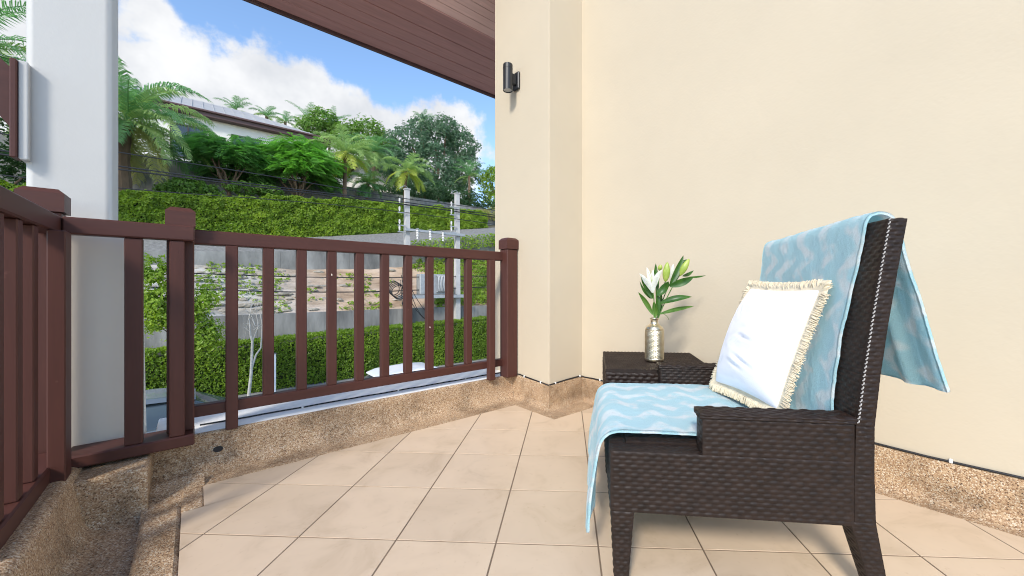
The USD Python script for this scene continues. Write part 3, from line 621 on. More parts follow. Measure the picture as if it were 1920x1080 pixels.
idx = np.arange(nu * nv).reshape(nu, nv); bd = np.r_[idx[:, 0], idx[-1, 1:], idx[::-1, -1][1:], idx[0, ::-1][1:-1]]
Fe = []
for a, b in zip(bd, np.roll(bd, -1)): Fe += [[a, b, b + nu * nv], [a, b + nu * nv, a + nu * nv]]
TV = np.vstack([A_.reshape(-1, 3), B_.reshape(-1, 3)]); TF = np.vstack([Fg, Fg[:, ::-1] + nu * nv, Fe])
tuv = np.stack([WV * 0.56, TLg], -1).reshape(-1, 2)
part(None, 'beach_towel', (TV, TF), M['towel'], smooth=True, uv=np.vstack([tuv, tuv]), label='light blue wave patterned towel spread over the chair seat and backrest', cat='towel')

# ------------------------------------------------------------------ fringed cushion
def fabric(name, col, bump=0.0015, sc=420, sheen=0.3, var=0.03, vs=9):
    c = np.array(col)
    n = {'g': ('geometry', {}), 'n': ('noise_texture', {'scale': float(sc), 'detail': 3.0}), 'n2': ('noise_texture', {'scale': float(vs), 'detail': 3.0}),
         'r': ('rgb_ramp', {'ramp': [(0.3, tuple(c * (1 - var * 2))), (0.7, tuple(np.minimum(c * (1 + var), 1)))]}), 'b': ('bump', {'strength': 0.5, 'distance': bump}),
         'p': ('principled_bsdf', {'roughness': 0.9, 'specular_ior_level': 0.15, 'sheen_weight': sheen})}
    return usdkit.material(stage, f'{LK}/{name}', n, [('g.position', 'n.vector'), ('g.position', 'n2.vector'), ('n2.fac', 'r.fac'), ('r.color', 'p.base_color'), ('n.fac', 'b.height'), ('b.normal', 'p.normal')], surface='p.BSDF')
M['cushion'] = fabric('white_cushion_cloth', (0.80, 0.80, 0.86))
M['fringe'] = fabric('cream_fringe', (0.76, 0.66, 0.48), 0.002, 200, 0.2, 0.07, 40)
BRc, TRc, TLc, BLc = ch(0.500, 0.165, 0.430), ch(0.622, 0.165, 0.792), ch(0.585, 0.585, 0.795), ch(0.430, 0.53, 0.425)
ng = 72
U, Vv = np.meshgrid(np.linspace(-1, 1, ng), np.linspace(-1, 1, ng), indexing='ij')
def pin(x, y, k=0.06): return x * (1 - k * (1 - y ** 2) * 0 - k * (1 - np.abs(y)) * 0) * (1 - k * (1 - y * y) * (np.abs(x) ** 3))
u2, v2 = pin(U, Vv), pin(Vv, U)
def bil(u, v):
    a, b = (u + 1) / 2, (v + 1) / 2
    return ((1 - a) * (1 - b))[..., None] * BRc + (a * (1 - b))[..., None] * BLc + (a * b)[..., None] * TLc + ((1 - a) * b)[..., None] * TRc
mid = bil(u2, v2)
nrm = np.cross(BLc - BRc, TRc - BRc); nrm /= np.linalg.norm(nrm)
if nrm @ es > 0: nrm = -nrm
puff = (np.clip(1 - np.abs(U) ** 2.4, 0, 1) * np.clip(1 - np.abs(Vv) ** 2.4, 0, 1)) ** 0.55
wrk = meshkit.fbm(np.stack([U * 1.6, Vv * 2.2, U * 0], -1), 3, 5) - 0.5
crease = np.zeros_like(U)
for (cu, cv, ang, ln, dp) in ((0.15, -0.15, -0.6, 0.30, 0.007), (-0.15, -0.05, 0.1, 0.28, 0.006), (-0.25, -0.45, 0.25, 0.30, 0.007), (-0.05, -0.55, 0.2, 0.3, 0.006), (0.55, 0.6, 0.9, 0.35, 0.005), (-0.6, 0.55, -0.8, 0.3, 0.005), (0.6, -0.6, -0.7, 0.35, 0.006)):
    x = (U - cu) * math.cos(ang) + (Vv - cv) * math.sin(ang); y = -(U - cu) * math.sin(ang) + (Vv - cv) * math.cos(ang)
    crease -= dp * np.exp(-(x / ln) ** 2 * 2 - (y / 0.035) ** 2) - dp * 0.6 * np.exp(-(x / ln) ** 2 * 2 - ((y - 0.07) / 0.05) ** 2)
frontf = mid + nrm * ((0.085 * puff + (0.014 * wrk + crease) * puff)[..., None])
backf = mid - nrm * ((0.040 * puff)[..., None])
cush = T('cushion', 'white square cushion with cream fringe leaning on the chair back', 'cushion', loc=(BRc + BLc) / 2)
Fg = grid_faces(ng, ng)
part(cush, 'cover', (np.vstack([frontf.reshape(-1, 3), backf.reshape(-1, 3)]), np.vstack([Fg, Fg[:, ::-1] + ng * ng])), M['cushion'], smooth=True)
# fringe: a rope of short looped cords standing out all round the seam
rng = np.random.default_rng(11)
fr = []
e1, e2 = (BLc - BRc) / np.linalg.norm(BLc - BRc), (TRc - BRc) / np.linalg.norm(TRc - BRc)
for side_ in range(4):
    for k in range(500):
        t = -1.02 + 2.04 * (k + rng.random()) / 500
        u, v = [(t, 1), (t, -1), (1, t), (-1, t)][side_]
        p = bil(np.array(pin(u, v)), np.array(pin(v, u)))
        o_ = [e2, -e2, e1, -e1][side_]; tn = [e1, e1, e2, e2][side_]
        dd = o_ + tn * rng.normal(0, 0.09) + nrm * rng.normal(0.10, 0.12)
        if abs(t) > 0.93: dd = dd + tn * np.sign(t) * 0.6
        dd /= np.linalg.norm(dd); ln = rng.uniform(0.030, 0.036)
        bow = nrm * rng.uniform(0.004, 0.010)
        pts = [p + nrm * rng.uniform(-0.002, 0.004), p + dd * ln * 0.5 + bow, p + dd * ln + bow * 0.3 + np.array([0, 0, -0.003])]
        fr.append(tube(pts, [0.0017, 0.0021, 0.0013], 4))
ba = np.linspace(0, 1, 49)[:-1]; ringp = [(-1 + 2 * t, -1) for t in ba] + [(1, -1 + 2 * t) for t in ba] + [(1 - 2 * t, 1) for t in ba] + [(-1, 1 - 2 * t) for t in ba]
rv = []
for (u, v) in ringp:
    p = bil(np.array(pin(u, v)), np.array(pin(v, u))); cdir = (p - mid[ng // 2, ng // 2]); ou = np.zeros(3)
    if abs(u) > 0.999: ou += e1 * np.sign(u)
    if abs(v) > 0.999: ou += e2 * np.sign(v)
    wob = 0.026 + 0.002 * math.sin(u * 40 + v * 33)
    rv += [p - ou * 0.006 + nrm * 0.006, p + ou * wob * 0.6 + nrm * 0.009, p + ou * wob + nrm * 0.004, p + ou * wob * 0.6 - nrm * 0.004, p - ou * 0.006 - nrm * 0.004]
rv = np.array(rv); nr_ = len(ringp); rf_ = []
for i in range(nr_):
    for j in range(4): a, b = i * 5 + j, ((i + 1) % nr_) * 5 + j; rf_ += [[a, b, b + 1], [a, b + 1, a + 1]]
fr.append((rv, np.array(rf_)))
part(cush, 'fringe', cat_m(fr), M['fringe'], smooth=True)

# ------------------------------------------------------------------ vase and lilies
VD = 1.885
vb = at_depth(1227, 676.5, VD); vb[2] = tz + 0.0035
n = {'g': ('geometry', {}), 'n': ('noise_texture', {'scale': 30.0}), 'r': ('rgb_ramp', {'ramp': [(0.3, (0.66, 0.56, 0.38)), (0.7, (0.86, 0.77, 0.58))]}), 'p': ('principled_bsdf', {'metallic': 1.0, 'roughness': 0.28})}
M['gold'] = usdkit.material(stage, LK + '/hammered_gold', n, [('g.position', 'n.vector'), ('n.fac', 'r.fac'), ('r.color', 'p.base_color')], surface='p.BSDF')
vase = T('vase', 'gold dimpled bottle vase holding the lilies on the wicker side table', 'vase', loc=vb)
pr_ = np.array([(0.0, 0.0), (0.036, 0.0), (0.043, 0.004), (0.0455, 0.012), (0.0460, 0.03), (0.0460, 0.13), (0.0455, 0.145), (0.0435, 0.157), (0.038, 0.167), (0.028, 0.175), (0.020, 0.181), (0.0175, 0.188), (0.0175, 0.198), (0.021, 0.206), (0.021, 0.209), (0.0165, 0.209), (0.0145, 0.19), (0.0, 0.15)])
LL = np.r_[0, np.cumsum(np.linalg.norm(np.diff(pr_, axis=0), axis=1))]
tt = np.linspace(0, LL[-1], 210); pv = np.c_[np.interp(tt, LL, pr_[:, 0]), np.interp(tt, LL, pr_[:, 1])]
na = 168; ang = np.arange(na) / na * 2 * np.pi
rows_ = pv[:, 1] / 0.0058; body = np.clip((pv[:, 1] - 0.008) / 0.008, 0, 1) * np.clip((0.158 - pv[:, 1]) / 0.006, 0, 1) * (pv[:, 0] > 0.03)
dim = np.sin(np.pi * rows_)[:, None] ** 2 * (0.5 + 0.5 * np.cos(42 * ang[None, :] + np.pi * np.floor(rows_)[:, None]))
rr = pv[:, 0][:, None] - 0.0022 * body[:, None] * (1 - dim)
V = np.stack([rr * np.cos(ang), rr * np.sin(ang), np.repeat(pv[:, 1:2], na, 1)], -1).reshape(-1, 3) + vb
Fv = []
i_, j_ = np.meshgrid(np.arange(len(tt) - 1), np.arange(na), indexing='ij'); a0 = (i_ * na + j_).ravel(); b0 = (i_ * na + (j_ + 1) % na).ravel()
part(vase, 'body', (V, np.vstack([np.c_[a0, b0, b0 + na], np.c_[a0, b0 + na, a0 + na]])), M['gold'], smooth=True)

def plain_leaf(name, lo, hi, trans=0.25, rough=0.38):
    n = {'g': ('geometry', {}), 'n': ('noise_texture', {'scale': 25.0, 'detail': 4.0}), 'r': ('rgb_ramp', {'ramp': [(0.3, lo), (0.75, hi)]}), 'p': ('principled_bsdf', {'roughness': rough}), 't': ('translucent_bsdf', {}), 'm': ('mix_closure', {'fac': trans})}
    return usdkit.material(stage, f'{LK}/{name}', n, [('g.position', 'n.vector'), ('n.fac', 'r.fac'), ('r.color', 'p.base_color'), ('r.color', 't.color'), ('p.BSDF', 'm.closure1'), ('t.BSDF', 'm.closure2')], surface='m.closure')
M['lilyleaf'] = plain_leaf('lily_leaf', (0.025, 0.085, 0.012), (0.06, 0.16, 0.02))
M['lilyleaf2'] = plain_leaf('young_lily_leaf', (0.06, 0.15, 0.02), (0.13, 0.25, 0.04))
M['lilybud'] = plain_leaf('lily_bud_skin', (0.30, 0.42, 0.06), (0.48, 0.56, 0.12))
M['petal'] = plain_leaf('white_petal', (0.78, 0.79, 0.70), (0.88, 0.88, 0.82), 0.35, 0.5)
M['stem'] = plain_leaf('lily_stem', (0.05, 0.13, 0.02), (0.10, 0.20, 0.03), 0.0)
lil = T('lily_bouquet', 'white lilies with closed green buds standing in the gold vase', 'flowers', loc=vb + (0, 0, 0.19))
def zp(x, y, dd=0.0):                                       # a point of the bouquet, measured on the photograph, at its own depth
    return at_depth(1170 + x / 4.5, 460 + y / 4.5, VD + dd)
def blade(b, t, wid, bend=0.02, roll=0.35, n=12, side=1.0):
    b, t = np.asarray(b), np.asarray(t); ax_ = t - b; L = np.linalg.norm(ax_); ax_ /= L
    vw = (b + t) / 2 - CAM; vw /= np.linalg.norm(vw)
    sd = np.cross(ax_, vw); sd /= np.linalg.norm(sd); nn = np.cross(sd, ax_)
    sd = sd * math.cos(roll) + nn * math.sin(roll) * side; nn = np.cross(sd, ax_)
    s = np.linspace(0, 1, n); w_ = wid * np.sin(np.pi * np.clip(s * 0.94 + 0.05, 0, 1)) ** 0.8 * (1 - 0.25 * s)
    w_[-1] = 0.0004
    c = b + ax_ * (s * L)[:, None] + nn * (bend * np.sin(np.pi * s))[:, None]
    V = np.stack([c - sd * w_[:, None] * 0.5 - nn * w_[:, None] * 0.10, c - sd * w_[:, None] * 0.25, c + nn * w_[:, None] * 0.10, c + sd * w_[:, None] * 0.25, c + sd * w_[:, None] * 0.5 - nn * w_[:, None] * 0.10], 1).reshape(-1, 3)
    return V, grid_faces(n, 5)
mouth = vb + (0, 0, 0.205)
PXM = VD / F_PX / 4.5                                      # metres per zoomed pixel
for (bx, by, tx, ty, wd, db, dt, bend, roll, side, mm) in [
        (243, 585, 120, 395, 48, 0, -0.02, 0.015, 0.3, 1, 1), (240, 450, 145, 268, 62, 0, -0.04, 0.02, 0.2, 1, 0), (225, 450, 133, 303, 30, 0.02, 0.03, -0.01, 0.6, 1, 0),
        (285, 380, 268, 152, 52, 0.02, 0.05, 0.01, 0.4, -1, 0), (262, 615, 252, 470, 52, -0.01, -0.02, 0.012, 0.2, 1, 1), (286, 605, 268, 345, 48, 0, 0.01, -0.01, 0.5, -1, 0),
        (283, 425, 378, 305, 72, -0.02, -0.05, 0.02, 0.15, 1, 0), (385, 345, 502, 84, 62, 0, 0.03, -0.01, 0.35, -1, 0), (385, 345, 588, 268, 72, -0.02, -0.03, -0.015, 0.2, -1, 0),
        (545, 268, 692, 254, 22, 0.02, 0.06, 0.008, 0.5, 1, 0), (495, 262, 588, 212, 40, 0.03, 0.08, 0.01, 0.5, 1, 0), (305, 488, 572, 434, 62, 0, -0.03, -0.02, 0.35, 1, 0),
        (298, 580, 590, 514, 40, 0, 0.03, -0.012, 0.3, 1, 1), (290, 600, 315, 400, 44, 0.02, 0.04, 0.01, 0.5, 1, 0), (465, 150, 530, 118, 34, 0.05, 0.06, 0.01, 0.4, 1, 0)]:
    part(lil, 'leaf', blade(zp(bx, by, db), zp(tx, ty, dt), wd * PXM, bend, roll, side=side), M['lilyleaf2' if mm else 'lilyleaf'], smooth=True)
def bez(a, b, c, n=10):
    t = np.linspace(0, 1, n)[:, None]; return (1 - t) ** 2 * a + 2 * t * (1 - t) * b + t * t * c
for (x, y, dd, mx_, my) in [(350, 305, 0, 285, 450), (470, 252, 0.02, 350, 430), (245, 400, -0.02, 262, 500), (302, 205, 0.04, 280, 420), (400, 300, 0.05, 320, 440)]:
    part(lil, 'stem', tube(bez(mouth + (0, 0, -0.05), zp(mx_, my, dd / 2), zp(x, y, dd)), 0.0028, 6), M['stem'], smooth=True)
part(lil, 'stem', tube(bez(zp(325, 575), zp(365, 590, 0.01), zp(380, 628, 0.02), 6), 0.0012, 5), M['stem'], smooth=True)
def bud(name, bx, by, tx, ty, wd, dd, mt):
    b, t = zp(bx, by, dd), zp(tx, ty, dd - 0.01); ax_ = t - b; L = np.linalg.norm(ax_); ax_ /= L
    x = np.cross(ax_, [0.3, 0.5, 0.1]); x /= np.linalg.norm(x); y = np.cross(ax_, x)
    s = np.linspace(0, 1, 18); r = wd * PXM * 0.5 * np.clip(np.sin(np.pi * (0.06 + 0.9 * s ** 0.9)), 0, 1) ** 0.8; r[-1] = 0.0006
    a = np.arange(24) / 24 * 2 * np.pi; rr = r[:, None] * (1 + 0.09 * np.cos(3 * a))
    V = (b + ax_ * (s * L)[:, None])[:, None, :] + rr[..., None] * (np.cos(a)[None, :, None] * x + np.sin(a)[None, :, None] * y)
    _, F_ = lathe(np.zeros((18, 2)), 24)
    part(lil, name, (V.reshape(-1, 3), F_), mt, smooth=True)
bud('bud', 350, 305, 366, 142, 58, -0.01, M['lilybud']); bud('bud', 470, 256, 550, 113, 54, 0.01, M['lilybud']); bud('bud', 300, 210, 310, 162, 38, 0.04, M['lilybud']); bud('bud', 398, 305, 416, 158, 38, 0.05, M['petal'])
def petal(b, m_, t, wid):
    n = 12; c = bez(b, m_, t, n); tg = np.gradient(c, axis=0); tg /= np.linalg.norm(tg, axis=1, keepdims=True)
    vw = m_ - CAM; vw /= np.linalg.norm(vw); sd = np.cross(tg, vw); sd /= np.linalg.norm(sd, axis=1, keepdims=True); nn = np.cross(sd, tg)
    s = np.linspace(0, 1, n); w_ = wid * np.sin(np.pi * np.clip(0.10 + 0.88 * s, 0, 1)) ** 0.9; w_[-1] = 0.0005
    V = np.stack([c + sd * w_[:, None] * k + nn * w_[:, None] * (0.35 * abs(k) * 1.2) for k in (-0.5, -0.25, 0, 0.25, 0.5)], 1).reshape(-1, 3)
    return V, grid_faces(n, 5)
for (tx, ty, mx_, my, td, wd) in [(128, 238, 195, 285, -0.03, 34), (192, 185, 212, 255, 0.02, 34), (322, 208, 262, 258, -0.03, 44), (150, 275, 195, 300, -0.06, 36), (285, 268, 250, 290, -0.05, 40), (248, 205, 232, 260, 0.03, 34)]:
    part(lil, 'petal', petal(zp(243, 400, -0.02), zp(mx_, my, -0.02 + td * 0.3), zp(tx, ty, -0.02 + td), wd * PXM), M['petal'], smooth=True)
for (tx, ty) in ((205, 222), (222, 205), (236, 215)):
    part(lil, 'stamen', tube([zp(238, 320, -0.02), zp(tx, ty, -0.045)], 0.0009, 4), M['lilybud'])

# ================================================================== OUTSIDE
GZ = -3.0
R0 = np.random.default_rng(21)
# one sheet to the horizon: flat in front, the hill rising behind
def hedge_base(x): return 3.45 + 0.03 * np.clip(x, -20, 4) + 0.145 * np.clip(x - 4, 0, 60)
def wall_top(x): return 2.28 + 0.055 * np.clip(x, -10, 5) + 0.17 * np.clip(x - 5, 0, 60)
xs = np.r_[-400, -150, np.arange(-60, 81, 3.0), 150, 400]
yl = [(-400, GZ), (18.35, GZ), (18.4, GZ)]
ground = []
def sheet(xs, rows):
    V = np.array([[x, y if not callable(y) else y(x), z if not callable(z) else z(x)] for x in xs for y, z in rows]); return V, grid_faces(len(xs), len(rows))
part(None, 'ground', sheet([-500, -60, 0, 60, 500], [(-500, GZ - 0.02), (0, GZ - 0.02), (18.6, GZ - 0.02), (60, GZ - 0.02), (900, GZ - 0.02)]), mat('driveway_paving', (0.24, 0.235, 0.225), 0.9, 0.25, 1.1, 0.01, 30), kind='structure')
part(None, 'road', sheet([-60, 0, 80], [(9.0, GZ + 0.0), (16.6, GZ + 0.0)]), M['asphalt'], kind='structure')
# earth bank between the two retaining walls
bx = np.arange(-30, 60, 0.5); by = np.linspace(18.75, 22.05, 12)
BX, BY = np.meshgrid(bx, by, indexing='ij'); tq = (BY - by[0]) / (by[-1] - by[0])
BZ = -0.42 + (np.minimum(1.72 + 0 * BX, 9) + 0.42 + 0.10 * np.clip(BX - 6, 0, 30)) * tq + 0.35 * (meshkit.fbm(np.stack([BX * 0.7, BY * 0.9, BX * 0], -1), 4, 3) - 0.5)
n = {'g': ('geometry', {}), 'mp': ('mapping', {'scale': (0.35, 1, 1.6)}), 'n': ('noise_texture', {'scale': 1.4, 'detail': 8.0, 'roughness': 0.65}), 'sx': ('separate_xyz', {}), 'mr': ('map_range', {'from_min': 1.5, 'from_max': 5.0, 'to_min': 0.0, 'to_max': 1.0, 'clamp': True}),
     'r1': ('rgb_ramp', {'ramp': [(0.3, (0.20, 0.18, 0.14)), (0.5, (0.42, 0.40, 0.36)), (0.7, (0.55, 0.53, 0.49))]}), 'r2': ('rgb_ramp', {'ramp': [(0.3, (0.25, 0.17, 0.11)), (0.5, (0.45, 0.33, 0.23)), (0.7, (0.56, 0.44, 0.34))]}),
     'mx': ('mix', {}), 'n2': ('noise_texture', {'scale': 9.0, 'detail': 5.0}), 'b': ('bump', {'strength': 1.0, 'distance': 0.08}), 'p': ('principled_bsdf', {'roughness': 0.95, 'specular_ior_level': 0.1})}
M['earth'] = usdkit.material(stage, LK + '/bare_earth', n, [('g.position', 'mp.vector'), ('mp.vector', 'n.vector'), ('g.position', 'sx.vector'), ('sx.x', 'mr.value'), ('n.fac', 'r1.fac'), ('n.fac', 'r2.fac'), ('mr.result', 'mx.fac'), ('r1.color', 'mx.color1'), ('r2.color', 'mx.color2'), ('mx.color', 'p.base_color'), ('mp.vector', 'n2.vector'), ('n2.fac', 'b.height'), ('b.normal', 'p.normal')], surface='p.BSDF')
part(None, 'earth_bank', (np.stack([BX, BY, BZ], -1).reshape(-1, 3), grid_faces(len(bx), len(by))), M['earth'], smooth=True, kind='structure')
rng = np.random.default_rng(77); rub = []
ico = trimesh.creation.icosphere(1)
for k in range(900):
    x, y = rng.uniform(-7, 12.5), rng.uniform(18.85, 21.9)
    i, j = int(np.clip(round((x - bx[0]) / 0.5), 0, len(bx) - 1)), int(np.clip(round((y - by[0]) / (by[1] - by[0])), 0, len(by) - 1))
    if rng.random() < np.clip((x - 1.0) * 0.22, 0.15, 0.93): continue
    q = rng.uniform(0.06, 0.17); v = np.array(ico.vertices) * (q * rng.uniform(0.8, 1.8), q * 0.8, q * rng.uniform(0.35, 0.6)); v += rng.normal(0, 0.07 * q, v.shape)
    rub.append((v + (x, y, BZ[i, j] + 0.02), np.array(ico.faces)))
part(None, 'rubble', cat_m(rub), mat('pale_rubble', (0.47, 0.42, 0.34), 0.95, 0.3, 3.0, 0.02, 15, island=0.3), label='pale broken stones bedded in the bare earth bank', cat='rubble', kind='stuff')
hx = np.arange(-60, 90, 2.0)
part(None, 'upper_road', sheet(hx, [(22.2, lambda x: wall_top(x) - 0.12), (24.0, lambda x: 0.55 * wall_top(x) + 0.45 * hedge_base(x) - 0.12), (26.5, lambda x: hedge_base(x) - 0.02)]), M['gravel'], smooth=True, kind='structure')
HZ = [(26.5, lambda x: hedge_base(x) - 0.04), (30.4, lambda x: max(hedge_base(x), 4.4) + 0.4), (30.9, lambda x: max(hedge_base(x), 4.4) + 0.6)]
part(None, 'hill', sheet(hx, HZ), M['soil'], smooth=True, kind='structure')
part(None, 'hill', sheet(hx, [(31.1, 7.7), (36, 8.2), (44, 8.8), (60, 12), (90, 17), (160, 18), (300, 6), (301, GZ - 1)]), M['soil'], smooth=True, kind='structure')

# retaining walls, built in cast lengths with open joints
def panel_wall(name, label, x0, x1, y0, y1, zb, zt, mt, step=3.0):
    t = T(name, label, 'wall', loc=((x0 + x1) / 2, y0, zb)); x = x0
    while x < x1 - 0.01:
        xb = min(x + step, x1)
        za, zc_ = (zt(x), zt(xb)) if callable(zt) else (zt, zt)
        P = [(xx, yy, zz) for xx, zz_ in ((x + 0.004, za), (xb - 0.004, zc_)) for yy in (y0, y1) for zz in (zb, zz_)]
        part(t, 'wall_panel', hullm(P), mt); x = xb
    return t
lw = panel_wall('retaining_wall', 'lower grey concrete retaining wall right behind the lower clipped hedge', -15, 40, 18.55, 18.8, GZ, -0.28, M['concrete_dark'], 2.4)
uw = panel_wall('retaining_wall', 'upper grey concrete retaining wall at the top of the bare earth bank', -15, 45, 22.0, 22.2, 0.6, wall_top, M['concrete'], 3.0)
tw = panel_wall('retaining_wall', 'terrace wall below the white house, half hidden by trees', -14, 22, 30.9, 31.15, 3.5, 8.1, M['concrete'], 4.0)

# ---------------------------------------------------------------- foliage
def leaf_cards(c, nrm, size, rng, aspect=0.55, jitter=0.7, fold=0.25, droop=0.0):
    n_ = len(c); size = np.broadcast_to(size, n_)
    nn = nrm + rng.normal(0, jitter, (n_, 3)); nn /= np.linalg.norm(nn, axis=1, keepdims=True)
    a = np.cross(nn, rng.normal(size=(n_, 3))); a[:, 2] -= droop; a -= nn * (a * nn).sum(1, keepdims=True); a /= np.maximum(np.linalg.norm(a, axis=1, keepdims=True), 1e-6); b = np.cross(nn, a)
    s = size[:, None]
    V = np.stack([c - a * s * 0.5, c + b * s * aspect * 0.5 + nn * s * fold * 0.5 , c + a * s * 0.5, c - b * s * aspect * 0.5 + nn * s * fold * 0.5], 1).reshape(-1, 3)
    i = np.arange(n_)[:, None] * 4
    return V, np.vstack([i + [0, 1, 2], i + [0, 2, 3]])

def hedge(name, label, x0, x1, yf, yb, zb, zt, n_, size, mt, seed, bump=0.16, group=None):
    rng = np.random.default_rng(seed); xm = (x0 + x1) / 2
    t = T(name, label, 'hedge', loc=(xm, yf, float(zb(xm))))
    X = np.linspace(x0 + 0.15, x1 - 0.15, 24)
    V = np.array([[x, y, z] for x in X for y, z in ((yf + 0.22, zb(x)), (yf + 0.25, zt(x) - 0.25), (yb, zt(x) - 0.25), (yb, zb(x)))]); Fc = []
    for i in range(23):
        for j in range(3): Fc += [[i * 4 + j, i * 4 + j + 1, i * 4 + j + 5], [i * 4 + j, i * 4 + j + 5, i * 4 + j + 4]]
    Fc += [[0, 1, 2], [0, 2, 3], [92, 94, 93], [92, 95, 94]]
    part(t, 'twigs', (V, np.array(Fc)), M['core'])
    H = zt(xm) - zb(xm); D = yb - yf; af = H / (H + D)
    u = rng.random(n_); x = x0 + (x1 - x0) * rng.random(n_); front = u < af; end = (u > 0.985)
    C = np.zeros((n_, 3)); N = np.zeros((n_, 3)); h_ = rng.random(n_)
    zb_, zt_ = zb(x), zt(x)
    C[:, 0] = x
    C[:, 1] = np.where(front, yf, yf + D * rng.random(n_)); C[:, 2] = np.where(front, zb_ + (zt_ - zb_) * h_, zt_)
    N[front] = (0, -1, 0.25); N[~front] = (0, -0.3, 1)
    C[end, 0] = np.where(rng.random(end.sum()) < 0.5, x0, x1); C[end, 1] = yf + D * rng.random(end.sum()); C[end, 2] = zb_[end] + (zt_ - zb_)[end] * h_[end]; N[end] = (1, -0.2, 0.2)
    bmp = (meshkit.fbm(C * 2.6, 3, seed) - 0.5) * 2
    rad = np.clip((0.35 - (zt_ - C[:, 2])) / 0.35, 0, 1) * front                     # rounded shoulder
    C[:, 1] += rad ** 2 * 0.15
    Nn = N / np.linalg.norm(N, axis=1, keepdims=True)
    C += Nn * (bump * bmp + rng.normal(0, 0.035, n_))[:, None]
    part(t, 'foliage', leaf_cards(C, Nn, size * rng.uniform(0.7, 1.35, n_), rng, 0.62, 1.3, fold=0.4), mt)
    return t
hedge('hedge', 'lower clipped green hedge in front of the lower retaining wall, seen through the railing', -4.5, 14, 17.4, 18.4, lambda x: GZ + 0 * x, lambda x: -1.24 + 0.028 * x + 0.0 * x, 48000, 0.085, M['leaf_hedge'], 31, 0.10)
hedge('hedge', 'tall yellow green hedge beside the upper road, below the house', -9, 17.5, 26.5, 27.8, lambda x: hedge_base(x), lambda x: np.interp(x, [-9, -2.6, 4.5, 9.3, 15, 18], [4.85, 5.08, 5.92, 6.3, 6.7, 6.75]) + 0.25 * (meshkit.noise(np.c_[np.atleast_1d(x) * 0.9, np.zeros(np.size(x)), np.zeros(np.size(x))], 5) - 0.5).reshape(np.shape(x)), 70000, 0.125, M['leaf_yellowgreen'], 32, 0.24)

def sub_branch(rng, a, b, r0, r1, n=6, wob=0.06):
    t = np.linspace(0, 1, n)[:, None]; L = np.linalg.norm(b - a)
    p = a * (1 - t) + b * t + rng.normal(0, wob * L, (n, 3)) * np.sin(np.pi * t) * 0.6
    return tube(p, np.linspace(r0, r1, n), 6)
def tree(name, label, base, clumps, n_leaf, size, mt, seed, trunk_r=0.15, fork=0.5, cat='tree', bark='bark', aspect=0.5, group=None, droop=0.2, shell=0.55, crownname='crown'):
    """clumps: (centre, radii); leaves fill the outer part of each clump."""
    rng = np.random.default_rng(seed); base = np.asarray(base, float)
    t = T(name, label, cat, group, loc=base)
    cs = np.array([c for c, r in clumps], float); rs = np.array([np.broadcast_to(r, 3) for c, r in clumps], float)
    top = cs.mean(0); fk = base + (top - base) * fork; fk[2] = base[2] + (cs[:, 2].min() - base[2]) * 0.9 if cs[:, 2].min() > base[2] + 0.4 else base[2] + 0.4
    br = [sub_branch(rng, base + (0, 0, -0.3), fk, trunk_r, trunk_r * 0.7)]
    for c in cs: br.append(sub_branch(rng, fk, c, trunk_r * 0.55, trunk_r * 0.12))
    part(t, 'trunk', cat_m(br), M[bark], smooth=True)
    w = rs.prod(1) ** (2 / 3); k = rng.choice(len(cs), n_leaf, p=w / w.sum())
    d = rng.normal(size=(n_leaf, 3)); d /= np.linalg.norm(d, axis=1, keepdims=True)
    rad = shell + (1 - shell) * rng.random(n_leaf) ** 0.7
    lump = 1 + 0.5 * (meshkit.fbm(d * 2.2 + k[:, None] * 5.1, 3, seed) - 0.5) * 2
    C = cs[k] + d * rs[k] * (rad * lump)[:, None]
    keep = meshkit.fbm(C * (1.1 / max(rs.mean(), 0.3)) * 1.6, 3, seed + 5) > 0.40
    C, d = C[keep], d[keep]
    part(t, crownname, leaf_cards(C, d + (0, 0, 0.5), size * rng.uniform(0.6, 1.4, len(C)), rng, aspect, 0.6, droop=droop), mt)
    return t

